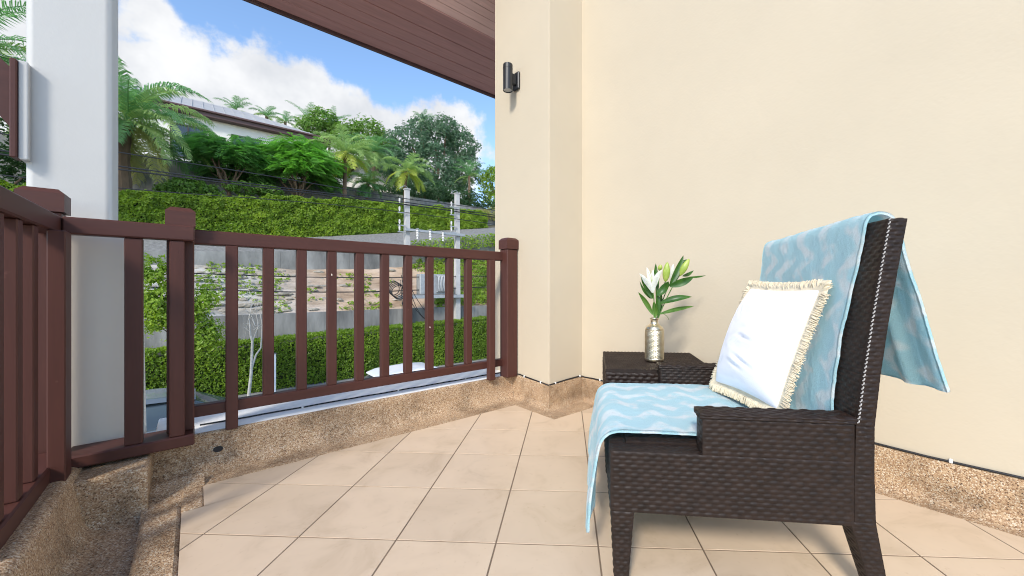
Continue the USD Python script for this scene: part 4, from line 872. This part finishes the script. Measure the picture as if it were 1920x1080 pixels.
def frond(base, az, el, L, droop, nl, lw, rng, hang=0.35, wid=0.03, spread=0.95, vshape=0.3):
    """One pinnate palm leaf: an arching midrib with narrow leaflets down both sides."""
    m_ = 16; s = np.linspace(0, 1, m_); ang = el - droop * s ** 1.4
    dx = np.cumsum(np.r_[0, np.cos(ang[:-1])]) * L / (m_ - 1); dz = np.cumsum(np.r_[0, np.sin(ang[:-1])]) * L / (m_ - 1)
    h = np.array([math.cos(az), math.sin(az), 0]); sd = np.array([-math.sin(az), math.cos(az), 0])
    sway = rng.normal(0, 0.05) * L * s ** 2
    P = base + dx[:, None] * h + dz[:, None] * up + sway[:, None] * sd
    rib = tube(P, np.linspace(wid, wid * 0.15, m_), 4, cap=False)
    ts = np.linspace(0.12, 0.99, nl); V = []; Fc = []
    for sg in (-1, 1):
        tj = np.clip(ts + rng.uniform(-0.008, 0.008, nl), 0, 1)
        p = np.stack([np.interp(tj, s, P[:, i]) for i in range(3)], 1); tg = np.stack([np.interp(tj, s, np.gradient(P[:, i])) for i in range(3)], 1); tg /= np.linalg.norm(tg, axis=1, keepdims=True)
        ll = lw * np.sin(np.pi * (0.10 + 0.80 * tj)) ** 0.7 * rng.uniform(0.8, 1.12, nl)
        fwd_ = 0.45 + 0.5 * tj
        nrm_ = np.cross(tg, sd); nrm_ *= np.sign(nrm_[:, 2:3] + 1e-6)
        d = sd * sg * spread + tg * fwd_[:, None] + nrm_ * vshape + rng.normal(0, 0.10, (nl, 3)); d /= np.linalg.norm(d, axis=1, keepdims=True)
        mid = p + d * ll[:, None] * 0.5; d2 = d - up * (hang * (0.8 + 0.6 * rng.random(nl)))[:, None] * 1.8; d2 /= np.linalg.norm(d2, axis=1, keepdims=True); tip = mid + d2 * ll[:, None] * 0.5
        wv_ = tg * (0.028 * lw / 0.5 + 0.014) * 0.85
        k = len(V) * 5
        V.append(np.stack([p - wv_ * 0.5, p + wv_ * 0.5, mid + wv_ * 0.6, mid - wv_ * 0.6, tip], 1).reshape(-1, 3))
    V = np.vstack(V); i = np.arange(2 * nl)[:, None] * 5
    return cat_m([rib, (V, np.vstack([i + [0, 1, 2], i + [0, 2, 3], i + [3, 2, 4]]))])
def palm(name, label, base, top, nf, L, lw, seed, mats, droop=(1.2, 2.0), el=(-0.5, 1.35), tr=0.16, nl=34, hang=0.35, group=None, azr=None, trunk=True):
    rng = np.random.default_rng(seed); base, top = np.asarray(base, float), np.asarray(top, float)
    t = T(name, label, 'palm tree', group, loc=base)
    if trunk:
        k = np.linspace(0, 1, 14)[:, None]; p = base * (1 - k) + top * k + np.sin(np.pi * k) * rng.normal(0, 0.12, 3) * (1, 1, 0)
        r = tr * (1.15 - 0.35 * k[:, 0]) * (1 + 0.05 * np.cos(np.arange(14) * np.pi)); r[-2:] *= 1.25
        part(t, 'trunk', tube(p, r, 8), M['bark'], smooth=40)
    for i in range(nf):
        f_ = (i + 0.5) / nf; e = el[1] + (el[0] - el[1]) * f_ ** 0.9 + rng.normal(0, 0.08)
        az = i * 2.39996 + rng.normal(0, 0.2) if azr is None else rng.uniform(*azr)
        Lf = L * rng.uniform(0.85, 1.1) * (0.75 + 0.25 * math.sin(math.pi * min(1, 0.2 + f_)))
        mt = mats[min(len(mats) - 1, int(f_ * len(mats)))]
        part(t, 'frond', frond(top + rng.normal(0, 0.05, 3), az, e, Lf, rng.uniform(*droop) * (1.0 - 0.45 * f_ if el[0] < 0 else 1), nl, lw, rng, hang), M[mt])
    return t
def gz(x, y):                                               # height of the hill where trees stand
    return (max(float(hedge_base(x)), 4.4) + 0.35) if y < 31 else 8.0 + 0.1 * max(0, y - 36)
def spot(u, v, y):
    return at_y(u, v, y)

# big palms at the left
c = spot(236, 228, 28.6); palm('palm_tree', 'large oil palm with long arching fronds right beside the white column', (c[0], c[1], gz(c[0], 28.6)), c, 46, 4.4, 0.74, 41, ['palm_deep', 'palm_light', 'palm_deep', 'palm_light', 'palm_light', 'palm_deep', 'palm_dry'], (1.3, 2.1), (-0.75, 1.4), 0.32, 62, 0.6)
c = spot(-70, 95, 24.8); palm('palm_tree', 'tall palm cut off by the left edge, seen left of the white column', (c[0], c[1], 3.6), c, 40, 3.6, 0.6, 42, ['palm_deep', 'palm_light', 'palm_deep', 'palm_light', 'palm_dry'], (1.2, 2.1), (-0.9, 1.3), 0.25, 44, 0.45)
c = spot(-20, 270, 27.8); tree('bushy_tree', 'dark bushy tree low in the gap left of the white column', (c[0], c[1], 4.0), [(c, (1.5, 1.3, 1.6)), (c + (1.0, 0, -1.0), (1.2, 1.0, 1.0)), (c + (0.2, 0, -2.0), (1.8, 1.0, 1.0))], 5000, 0.2, M['leaf_dark'], 43)

# coconut palms in front of the terrace
for (u, v, y, L, lab, mats, sd_, nf) in [(648, 287, 28.3, 2.55, 'coconut palm with pale fronds just right of the house roof end', ['palm_light', 'palm_light', 'palm_light', 'palm_yellow'], 51, 26),
                                   (762, 322, 28.9, 2.4, 'small yellow ribbed coconut palm behind the left utility pole', ['palm_light', 'palm_light', 'palm_yellow'], 52, 22),
                                   (700, 285, 34.0, 2.6, 'palm between the two coconut palms, further back', ['palm_deep', 'palm_light'], 53, 22),
                                   (690, 345, 30.0, 1.5, 'young low palm between the two coconut palms', ['palm_light', 'palm_deep'], 54, 16)]:
    c = spot(u, v, y); palm('palm_tree', lab, (c[0], c[1], gz(c[0], y)), c, nf, L, 0.62, sd_, mats, (1.1, 1.9), (-0.7, 1.35), 0.13, 36, 0.4)
for (u, v, y, L, lab, sd_, nf) in [(442, 206, 48, 1.7, 'leftmost small palm top peeking over the grey house roof', 55, 12), (500, 218, 48, 1.7, 'middle small palm top peeking over the grey house roof', 56, 12), (578, 232, 46, 2.6, 'palm rising behind the right end of the grey house roof', 57, 20),
                                   (535, 228, 50, 1.6, 'third small palm top peeking over the grey house roof', 58, 10), (620, 240, 44, 2.4, 'palm with hanging fronds above the coconut palm, behind the house', 59, 20), (793, 228, 52, 2.2, 'upright palm spike poking out of the top of the big grey green tree', 60, 14), (880, 330, 33.5, 2.2, 'palm leaning out of the right side of the big grey green tree', 61, 20)]:
    c = spot(u, v, y); palm('palm_tree', lab, (c[0], c[1], 8.5), c, nf, L, 0.5, sd_, ['palm_deep', 'palm_deep', 'palm_light'], (0.9, 1.7), (-0.3, 1.45), 0.13, 26, 0.35)

# feathery flame trees: flat sprays of fine leaflets
def feathery(name, label, base, cen, rad, n_spray, mt, seed, L=0.75):
    rng = np.random.default_rng(seed); base = np.asarray(base, float); t = T(name, label, 'tree', loc=base)
    cs = []
    for k in range(26):
        d = rng.normal(size=3); d /= np.linalg.norm(d); d[2] = abs(d[2]) * 1.25 - 0.42
        cs.append(cen + d * rad * rng.uniform(0.55, 1.0))
    fk = base + (cen - base) * 0.45
    br = [sub_branch(rng, base + (0, 0, -0.3), fk, 0.17, 0.12)]
    for q in cs[:14]: br.append(sub_branch(rng, fk, q, 0.07, 0.015))
    part(t, 'trunk', cat_m(br), M['bark'], smooth=True)
    cs = np.array(cs); V = []
    k = rng.integers(0, len(cs), n_spray); c0 = cs[k] + rng.normal(0, 1, (n_spray, 3)) * rad * (0.24, 0.24, 0.12)
    out = c0 - cen; out[:, 2] *= 0.3; out += rng.normal(0, 0.6, out.shape) * np.linalg.norm(rad) * 0.3; out /= np.linalg.norm(out, axis=1, keepdims=True)
    out[:, 2] = rng.uniform(-0.35, 0.25, n_spray); out /= np.linalg.norm(out, axis=1, keepdims=True)
    sd = np.cross(out, up); sd /= np.linalg.norm(sd, axis=1, keepdims=True); n3 = np.cross(sd, out); ro = rng.normal(0, 0.6, (n_spray, 1)); sd = sd * np.cos(ro) + n3 * np.sin(ro)
    Ls = L * rng.uniform(0.6, 1.25, n_spray)
    for j in range(9):
        s = (j + 0.5) / 9
        p = c0 + out * (Ls * s)[:, None] - up * (Ls * 0.35 * s * s)[:, None]
        for sg in (-1, 1):
            d = sd * sg + out * 0.45; d = d / np.linalg.norm(d, axis=1, keepdims=True) - up * 0.18 * (0.5 + rng.random((n_spray, 1)))
            ll = (Ls * 0.34 * math.sin(math.pi * (0.15 + 0.75 * s)))[:, None]; wv_ = out * (Ls * 0.050)[:, None]
            V.append(np.stack([p, p + d * ll * 0.5 + wv_, p + d * ll, p + d * ll * 0.5 - wv_], 1))
    V = np.stack(V, 1).reshape(-1, 3); i = np.arange(len(V) // 4)[:, None] * 4
    part(t, 'crown', (V, np.vstack([i + [0, 1, 2], i + [0, 2, 3]])), mt)
c = spot(432, 300, 28.9); feathery('feathery_tree', 'deep green feathery tree in front of the house, right of the large oil palm', (c[0] - 0.1, c[1], 4.6), c + (0, 0, 0.0), np.array([1.55, 1.4, 1.6]), 2600, M['leaf_deep'], 71, 0.62)
c = spot(560, 308, 28.9); feathery('feathery_tree', 'bright green feathery tree in front of the house roof, left of the coconut palm', (c[0] - 0.1, c[1], 4.7), c + (0, 0, 0.0), np.array([1.9, 1.5, 1.75]), 3700, M['leaf_bright'], 72, 0.66)

c = spot(352, 350, 28.4); tree('shrub', 'rounded green shrub rising over the hedge below the large oil palm', (c[0], c[1], 4.4), [(c, (0.9, 0.8, 0.55)), (c + (0.8, 0, -0.2), (0.7, 0.6, 0.45)), (c + (-0.7, 0, -0.3), (0.6, 0.6, 0.4))], 3600, 0.17, M['leaf_mid'], 73, 0.06, cat='shrub')
c = spot(455, 352, 28.2); tree('shrub', 'low green shrub under the deep green feathery tree', (c[0], c[1], 4.5), [(c, (0.9, 0.6, 0.4)), (c + (1.2, 0, 0), (0.8, 0.6, 0.35))], 2400, 0.15, M['leaf_mid'], 74, 0.06, cat='shrub')
# big grey green tree and its neighbours
y = 37.0
big = [(spot(u, v, y + dy), r) for u, v, dy, r in ((770, 270, 0, (2.2, 2, 1.9)), (820, 258, 0.5, (2.3, 2, 2.0)), (865, 275, 0, (1.9, 2, 1.8)), (760, 320, -1, (2.2, 2, 2.2)), (815, 318, -1.5, (2.7, 2, 2.4)), (868, 325, -0.5, (2.0, 2, 2.2)), (840, 240, 0.5, (1.5, 1.5, 1.1)), (790, 238, 0.5, (1.4, 1.5, 1.0)), (735, 300, 0.5, (1.4, 1.5, 1.5)), (800, 360, -2, (2.6, 1.6, 1.4)), (850, 365, -2, (2.2, 1.6, 1.5)))]
b0 = spot(815, 385, 36.0); tree('broad_tree', 'big dense grey green tree, the tallest and widest right of the coconut palms', (b0[0], b0[1], 8.0), big, 26000, 0.30, M['leaf_greyish'], 75, 0.35, aspect=0.42)
c = spot(690, 258, 42.0); tree('bushy_tree', 'bright green bushy tree behind the coconut palms, left of the big grey green tree', (c[0], c[1], 9), [(c, (2.2, 1.8, 2.0)), (c + (-2.0, 0, -0.5), (1.6, 1.5, 1.6)), (c + (1.8, 0, -0.8), (1.8, 1.5, 1.8)), (c + (0, 0, -3), (3, 1.5, 2))], 8000, 0.30, M['leaf_mid'], 76, 0.2)
c = spot(606, 222, 43.0); tree('bushy_tree', 'pale topped tree poking up behind the right end of the house roof', (c[0], c[1], 9), [(c, (1.4, 1.2, 0.9)), (c + (1.0, 0, -1.0), (1.4, 1.2, 1.0)), (c + (-1, 0, -1.0), (1.3, 1.2, 0.9))], 3500, 0.26, M['leaf_mid'], 77, 0.14)
c = spot(922, 345, 33.0); tree('bushy_tree', 'yellow green tree beside the wall pier at the top of the upper road', (c[0], c[1], 7.0), [(c, (1.4, 1.2, 1.7)), (c + (0.9, 0, 0.8), (1.5, 1.2, 1.3)), (c + (0.8, 0, -1.6), (1.5, 1.2, 1.2)), (c + (2.6, 0, 0), (1.8, 1.2, 2.2))], 6500, 0.24, M['leaf_yellowgreen'], 78, 0.16)
c = spot(820, 372, 31.8); tree('bushy_tree', 'dark undergrowth below the big grey green tree, behind the right utility pole', (c[0], c[1], 6.0), [(c + (dx, 0, dz), (1.5, 1.0, 1.1)) for dx, dz in ((-4.2, -0.5), (-2.4, 0), (0, 0.2), (2.0, 0.2), (3.8, 0.1), (5.2, -0.4))], 9000, 0.22, M['leaf_dark'], 79, 0.12)
c = spot(905, 402, 30.6); tree('shrub', 'pale flowering shrub at the bend of the upper road beside the wall pier', (c[0], c[1], 5.6), [(c, (0.9, 0.6, 0.5)), (c + (1.2, 0, 0.2), (0.9, 0.6, 0.6))], 1500, 0.16, M['palm_dry'], 80, 0.05, cat='shrub')
# bush with bright leaves just beyond the railing, and the young white-barked tree
c = spot(325, 560, 15.0)
tree('shrub', 'bright yellow green shrub behind the railing post nearest the column', (c[0] + 0.1, c[1], GZ), [(spot(u, v, 15.0), r) for u, v, r in ((290, 510, (0.55, 0.5, 0.5)), (300, 560, (0.6, 0.5, 0.55)), (285, 600, (0.5, 0.4, 0.4)), (350, 590, (0.55, 0.5, 0.45)), (385, 560, (0.40, 0.4, 0.45)), (370, 640, (0.65, 0.4, 0.4)), (395, 620, (0.35, 0.4, 0.4)))], 9000, 0.10, M['leaf_yellowgreen'], 81, 0.05, cat='shrub', shell=0.2)
yt = T('young_tree', 'bare young tree with white bark in front of the lower hedge', 'tree', loc=(spot(468, 735, 16.9)[0], 16.9, GZ))
rng = np.random.default_rng(82)
P = lambda u, v, dy=0: spot(u, v, 16.9 + dy)
bq = [tube([P(466, 745), P(471, 700), P(473, 640), P(470, 630)], [0.05, 0.045, 0.035, 0.03], 7), tube([P(472, 690), P(480, 665), P(489, 652), P(492, 610), P(487, 585)], [0.035, 0.03, 0.025, 0.018, 0.008], 6), tube([P(470, 632), P(467, 600), P(472, 570)], [0.028, 0.018, 0.006], 6), tube([P(474, 640), P(484, 612), P(480, 580), P(486, 560)], [0.02, 0.014, 0.009, 0.004], 5)]
for k in range(16):
    a = P(rng.uniform(466, 490), rng.uniform(575, 625)); bq.append(tube([a, a + rng.normal(0, 0.15, 3) + (0, 0, 0.15), a + rng.normal(0, 0.28, 3) + (0, 0, 0.32)], [0.008, 0.006, 0.003], 4))
part(yt, 'trunk', cat_m(bq), M['palebark'], smooth=True)
st_ = T('marker_post', 'thin white post standing in front of the lower hedge', 'post', loc=(spot(514, 735, 16.8)[0], 16.8, GZ))
q0, q1 = spot(514.5, 700, 16.8), spot(514.5, 664, 16.8)
part(st_, 'shaft', cbox((q0[0] - 0.045, 16.76, GZ), (q0[0] + 0.045, 16.84, q1[2]), 0.01), M['clip'])
part(st_, 'cap', cbox((q0[0] - 0.055, 16.75, q1[2] + 0.001), (q0[0] + 0.055, 16.85, q1[2] + 0.04), 0.01), M['concrete'])

# ground cover on the green slope at the right of the bank, and tufts on the bare earth
def bank_z(x, y):
    i = np.clip(np.round((x - bx[0]) / 0.5).astype(int), 0, len(bx) - 1); j = np.clip(np.round((y - by[0]) / (by[1] - by[0])).astype(int), 0, len(by) - 1); return BZ[i, j]
rng = np.random.default_rng(90)
n_ = 26000; x = rng.uniform(7.2, 24, n_); y = rng.uniform(18.8, 22.0, n_); dens = meshkit.fbm(np.c_[x * 0.5, y * 0.6, 0 * x], 3, 8) + np.clip((x - 9.6) * 0.25, -0.35, 0.4)
kp = dens > 0.42; x, y = x[kp], y[kp]
C = np.c_[x, y, bank_z(x, y) + 0.30 * rng.random(len(x)) * np.clip((x - 8) * 0.5, 0.3, 1.6)]
x2 = rng.uniform(-6, 8, 6000); y2 = rng.uniform(18.9, 22, 6000); kp = meshkit.fbm(np.c_[x2 * 0.8, y2 * 1.1, 0 * x2], 3, 12) > 0.60; x2, y2 = x2[kp], y2[kp]
C = np.vstack([C, np.c_[x2, y2, bank_z(x2, y2) + 0.12 * rng.random(len(x2))]])
xx = rng.uniform(9, 30, 5000); C = np.vstack([C, np.c_[xx, rng.uniform(21.2, 22.0, 5000), wall_top(xx) - rng.random(5000) * 0.9 + 0.15]])
part(None, 'creeper', leaf_cards(C, np.tile((0, -0.6, 0.8), (len(C), 1)), 0.16 * rng.uniform(0.6, 1.3, len(C)), rng, 0.5, 0.6), M['leaf_yellowgreen'], label='green creeper and grass covering the slope at the right of the earth bank', cat='ground cover', kind='stuff')

# ---------------------------------------------------------------- the house on the hill
hs = T('house', 'long white house with grey metal roof and brown eaves on the hill', 'house', loc=(-2, 40, 8.0))
eX0, eX1, eY, eZ = -16.0, 8.35, 36.0, 12.95
part(hs, 'wall', cbox((eX0 + 1, 36.5, 7.6), (eX1 - 1.1, 45, 12.9), 0.02), M['house'])
rfz = 2.75; ry = 42.0
rf = part(hs, 'roof', hullm([(eX0, eY, eZ), (eX1, eY, eZ), (eX0, 48, eZ), (eX1, 48, eZ), (eX0 + 0.4, ry, eZ + rfz), (eX1 - 5.0, ry, eZ + rfz), (eX0, eY, eZ - 0.05), (eX1, eY, eZ - 0.05), (eX0, 48, eZ - 0.05), (eX1, 48, eZ - 0.05)]), M['roofmetal'])
for k in range(40):                                         # standing seams of the metal roof
    x = eX0 + 0.3 + k * 0.6
    if x > eX1 - 0.3: break
    f_ = min(1.0, (eX1 - x) / 5.0)
    part(rf, 'roof_seam', tube([(x, eY + 0.01, eZ + 0.02), (x, eY + (ry - eY) * f_, eZ + 0.02 + rfz * f_)], 0.03, 4), M['roofmetal'])
part(rf, 'fascia', cbox((eX0, eY - 0.06, eZ - 0.34), (eX1 + 0.05, eY - 0.004, eZ + 0.03), 0.01), M['fascia'])
part(rf, 'gutter', cbox((eX0, eY - 0.22, eZ - 0.06), (eX1 + 0.1, eY - 0.065, eZ + 0.07), 0.03), M['fascia'])
part(rf, 'fascia', cbox((eX1 + 0.005, eY - 0.06, eZ - 0.34), (eX1 + 0.06, 48, eZ + 0.03), 0.01), M['fascia'])
part(rf, 'eave_soffit', cbox((eX0, eY - 0.003, eZ - 0.36), (eX1, 36.495, eZ - 0.30), 0.01), M['fascia'])
for x0 in (-10.5, -6.2, -1.2, 2.0, 5.2):
    wf = part(hs, 'window', cat_m([cbox((x0, 36.43, 9.6), (x0 + 0.09, 36.52, 11.9), 0.01), cbox((x0 + 1.71, 36.43, 9.6), (x0 + 1.8, 36.52, 11.9), 0.01), cbox((x0 + 0.09, 36.43, 11.8), (x0 + 1.71, 36.52, 11.9), 0.01), cbox((x0 + 0.09, 36.43, 9.6), (x0 + 1.71, 36.52, 9.7), 0.01), cbox((x0 + 0.86, 36.44, 9.7), (x0 + 0.94, 36.51, 11.8), 0.01)]), M['winframe'])
    part(wf, 'pane', cbox((x0 + 0.09, 36.485, 9.7), (x0 + 1.71, 36.498, 11.8), 0.002), M['glass'])
h2 = T('house', 'smaller brown roofed house half hidden behind the coconut palms', 'house', loc=(11.5, 39, 8))
q0 = spot(735, 322, 39)
part(h2, 'wall', cbox((q0[0] - 3, 39, 8), (q0[0] + 2, 44, q0[2]), 0.02), M['house'])
rf2 = part(h2, 'roof', hullm([(q0[0] - 4, 38.0, q0[2]), (q0[0] + 3, 38.0, q0[2]), (q0[0] - 4, 45, q0[2]), (q0[0] + 3, 45, q0[2]), (q0[0] - 1.5, 41.5, q0[2] + 1.5), (q0[0] + 0.5, 41.5, q0[2] + 1.5)]), M['fascia'])

# ---------------------------------------------------------------- utility poles, platform, transformer
def pole(label, u, vt, y=18.3):
    p = at_y(u, vt, y); t = T('utility_pole', label, 'utility pole', 'pair of concrete utility poles', loc=(p[0], y, GZ))
    b = 0.14; a = 0.10
    part(t, 'shaft', hullm([(p[0] + sx * w, y + sy * w, z) for w, z in ((b, GZ), (a, p[2])) for sx in (-1, 1) for sy in (-1, 1)]), M['pole'])
    part(t, 'pole_cap', cbox((p[0] - 0.14, y - 0.14, p[2] + 0.001), (p[0] + 0.14, y + 0.14, p[2] + 0.05), 0.01), M['pole'])
    for z in (p[2] - 0.75, p[2] - 1.15, p[2] - 1.75, p[2] - 2.05):
        part(t, 'bracket', cbox((p[0] - 0.50, y - 0.19, z - 0.025), (p[0] - 0.13, y - 0.14, z + 0.025), 0.01), M['steel'])
        part(t, 'insulator', lathe([(0, -0.12), (0.03, -0.12), (0.025, -0.08), (0.055, -0.06), (0.03, -0.03), (0.055, 0.01), (0.03, 0.04), (0.05, 0.06), (0.02, 0.10), (0, 0.11)], 12, (p[0] - 0.42, y - 0.17, z + 0.17)), M['porcelain'], smooth=40)
    k = [p + np.array([0.05, 0, 0.05]), p + np.array([-0.1, -0.1, 0.30]), p + np.array([-0.35, -0.15, 0.28]), p + np.array([-0.42, -0.17, -0.05])]
    part(t, 'jumper_wire', tube(bez(k[0], k[1] * 1.0, k[3], 10), 0.014, 5), M['steel'])
    return p
pA = pole('left concrete utility pole with porcelain insulators', 763, 356); pB = pole('right concrete utility pole with porcelain insulators, nearer the wall pier', 857, 364)
fr_ = T('crossbeam', 'steel crossbeam with three hanging fuses between the two utility poles', 'crossbeam', loc=((pA[0] + pB[0]) / 2, 18.1, 3.1))
zb_ = at_y(800, 434, 18.1)[2]
part(fr_, 'beam', cbox((pA[0] - 0.2, 18.02, zb_ - 0.07), (pB[0] + 0.3, 18.14, zb_ + 0.05), 0.01), M['steel'])
for u in (782, 806, 830):
    q = at_y(u, 438, 18.0)
    part(fr_, 'fuse', lathe([(0, -0.32), (0.045, -0.30), (0.03, -0.22), (0.07, -0.16), (0.04, -0.10), (0.07, -0.04), (0.04, 0.02), (0.07, 0.08), (0.03, 0.14), (0, 0.15)], 12, (q[0], 17.96, zb_ - 0.12)), M['porcelain'], smooth=40)
    part(fr_, 'fuse_arm', cbox((q[0] - 0.03, 17.86, zb_ + 0.051), (q[0] + 0.03, 18.1, zb_ + 0.09), 0.01), M['steel'])
pl = T('platform', 'steel platform between the utility poles that carries the grey transformer', 'platform', loc=((pA[0] + pB[0]) / 2, 18.1, 0.3))
zp_ = at_y(820, 553, 18.0)[2]
for y in (17.95, 18.5): part(pl, 'beam', cbox((pA[0] - 0.3, y, zp_ - 0.16), (pB[0] + 0.4, y + 0.12, zp_), 0.01), M['steel'])
part(pl, 'deck', cbox((pA[0] + 0.2, 17.96, zp_ + 0.001), (pB[0] - 0.2, 18.6, zp_ + 0.04), 0.008), M['concrete'])
tr = T('transformer', 'pale grey transformer with cooling fins on the platform between the poles', 'transformer', loc=(at_y(810, 550, 18.2)[0], 18.25, zp_ + 0.04))
x0_, x1_ = at_y(787, 535, 18.1)[0], at_y(835, 535, 18.1)[0]; zt_ = at_y(810, 514, 18.1)[2]
part(tr, 'tank', cbox((x0_, 18.05, zp_ + 0.041), (x1_, 18.5, zt_), 0.03), M['steel'])
for k in range(7):
    xx = x0_ + 0.62 * (x1_ - x0_) + k * 0.36 * (x1_ - x0_) / 6
    part(tr, 'cooling_fin', tube([(xx, 18.04, zt_ - 0.05), (xx + 0.03, 17.90, zt_ - 0.12), (xx + 0.05, 17.87, (zt_ + zp_) / 2), (xx + 0.03, 17.90, zp_ + 0.2), (xx, 18.04, zp_ + 0.12)], 0.028, 6), M['steel'], smooth=True)
coil = T('cable_coil', 'black coils of spare cable hanging on the left utility pole', 'cable', loc=at_y(742, 542, 17.9))
for k in range(5):
    q = at_y(738 + 3 * k, 540 + 2 * k, 17.9 - 0.04 * k); a = np.linspace(0, 2 * np.pi, 25)
    part(coil, 'loop', tube(np.c_[q[0] + 0.26 * np.cos(a) * (1 + 0.1 * k), q[1] + 0.03 * np.sin(3 * a), q[2] + 0.32 * np.sin(a)], 0.02, 5), M['rubber'], smooth=True)
rng = np.random.default_rng(95)
for k in range(7):
    a = at_y(745 + rng.uniform(0, 25), 520 + rng.uniform(-20, 30), 17.95); b = at_y(755 + rng.uniform(-10, 110), 600 + rng.uniform(-35, 30), 17.95)
    part(coil, 'tail', tube(bez(a, (a + b) / 2 + (rng.uniform(-0.6, 0.1), 0, -0.7), b, 12), 0.016, 5), M['rubber'], smooth=True)

# overhead wires: each spans from far left past both poles
def wire(label, y, pts, r=0.018):
    P = np.array([at_y(u, v, y) for u, v in pts])
    t = CubicSpline(P[:, 0], P[:, 2])
    x = np.linspace(P[0, 0], P[-1, 0], 60)
    tie = np.clip((pts[-1][0] - 0), 0, 1)
    part(None, 'overhead_wire', tube(np.c_[x, np.full(60, y), t(x)], r, 5), M['rubber'], label=label, cat='wire', group='overhead wires strung past the utility poles', smooth=True)
wire('topmost overhead wire, dipping across the large oil palm to the poles', 18.12, [(-300, 200), (0, 250), (219, 285), (480, 326), (757, 372), (851, 384), (960, 400)])
wire('second overhead wire from the top, crossing in front of the shrub', 18.12, [(-300, 238), (0, 282), (219, 311), (480, 346), (757, 379), (851, 392), (960, 408)], 0.022)
wire('thick overhead wire just below the second one', 18.12, [(-300, 246), (0, 289), (219, 317), (480, 350), (757, 383), (851, 396), (960, 412)], 0.026)
wire('lowest overhead wire in front of the top of the tall hedge', 18.12, [(-300, 300), (0, 328), (219, 352), (480, 372), (757, 398), (851, 410), (960, 425)], 0.016)
wire('upper black communication cable against the bare earth bank', 18.2, [(-300, 470), (219, 505), (480, 517), (757, 520), (857, 518), (960, 520)], 0.02)
wire('lower black communication cable against the bare earth bank', 18.2, [(-300, 500), (219, 535), (480, 546), (757, 545), (857, 540), (960, 540)], 0.024)

# ---------------------------------------------------------------- cars below the balcony
def car(label, at, rz, paint, L=4.3, Wd=1.75, Ht=1.48):
    t = T('parked_car', label, 'car', loc=at); at = np.asarray(at, float); cz, sz = math.cos(rz), math.sin(rz)
    R = lambda p: np.c_[np.asarray(p)[:, 0] * cz - np.asarray(p)[:, 1] * sz, np.asarray(p)[:, 0] * sz + np.asarray(p)[:, 1] * cz, np.asarray(p)[:, 2]] + at
    def loft(secs, nrow=20):
        V = []
        for x, wb, wt, zb, zt in secs:
            a = np.linspace(0, 2 * np.pi, nrow, endpoint=False)
            ca, sa = np.sign(np.cos(a)) * np.abs(np.cos(a)) ** 0.35, np.sign(np.sin(a)) * np.abs(np.sin(a)) ** 0.35
            w_ = np.where(sa > 0, wt, wb); V.append(np.c_[np.full(nrow, x), ca * w_ / 2, (zb + zt) / 2 + sa * (zt - zb) / 2])
        V = np.vstack(V); F_ = []
        for i in range(len(secs) - 1):
            for j in range(nrow):
                a0, b0 = i * nrow + j, i * nrow + (j + 1) % nrow; F_ += [[a0, b0, b0 + nrow], [a0, b0 + nrow, a0 + nrow]]
        for i in (0, len(secs) - 1):
            V = np.vstack([V, V[i * nrow:(i + 1) * nrow].mean(0)]); k = len(V) - 1; F_ += [[k, i * nrow + j, i * nrow + (j + 1) % nrow] for j in range(nrow)]
        return R(V), np.array(F_)
    h = L / 2
    part(t, 'body', loft([(-h, Wd * 0.8, Wd * 0.75, 0.35, 0.75), (-h + 0.15, Wd * 0.95, Wd * 0.88, 0.22, 0.88), (-h + 0.9, Wd, Wd * 0.92, 0.2, 0.92), (0, Wd, Wd * 0.94, 0.2, 0.95), (h - 1.1, Wd, Wd * 0.92, 0.2, 0.95), (h - 0.2, Wd * 0.95, Wd * 0.86, 0.22, 0.8), (h, Wd * 0.8, Wd * 0.72, 0.35, 0.65)]), paint, smooth=50)
    part(t, 'cabin_glass', loft([(-h + 0.35, Wd * 0.85, Wd * 0.8, 0.8, 0.93), (-h + 0.95, Wd * 0.88, Wd * 0.72, 0.8, Ht - 0.06), (0.25, Wd * 0.88, Wd * 0.72, 0.8, Ht - 0.05), (h - 1.0, Wd * 0.85, Wd * 0.8, 0.8, 0.97)]), M['glass'], smooth=50)
    part(t, 'roof', loft([(-h + 0.80, Wd * 0.60, Wd * 0.55, Ht - 0.12, Ht - 0.07), (-h + 1.05, Wd * 0.74, Wd * 0.66, Ht - 0.10, Ht - 0.01), (-0.3, Wd * 0.76, Wd * 0.68, Ht - 0.08, Ht + 0.02), (0.25, Wd * 0.74, Wd * 0.66, Ht - 0.10, Ht - 0.01), (0.42, Wd * 0.62, Wd * 0.56, Ht - 0.14, Ht - 0.08)]), paint, smooth=50)
    for sx in (-1, 1):
        for sy in (-1, 1):
            c = R([(sx * h * 0.62, sy * (Wd / 2 - 0.1), 0.31)])[0]
            def wheel(r0, r1, hw):
                V, F_ = lathe([(r0, -hw), (r1, -hw), (r1, hw), (r0, hw)], 20); V = V[:, [0, 2, 1]]; return np.c_[V[:, 0] * cz - V[:, 1] * sz, V[:, 0] * sz + V[:, 1] * cz, V[:, 2]] + c, F_
            wh = part(t, 'wheel', wheel(0.19, 0.31, 0.1), M['tyre'], smooth=40); part(wh, 'rim', wheel(0.0, 0.188, 0.09), M['chrome'], smooth=40)
    return t
q = at_y(766, 684, 11.0); car('white car parked below the balcony, only its roof showing over the ledge', (q[0] + 0.35, 11.0, GZ + 0.005), 0.0, M['carwhite'])
q = at_y(305, 760, 11.6); car('dark grey car parked below the balcony near the white column', (q[0] + 0.1, 11.9, GZ + 0.005), 0.0, M['cargrey'])
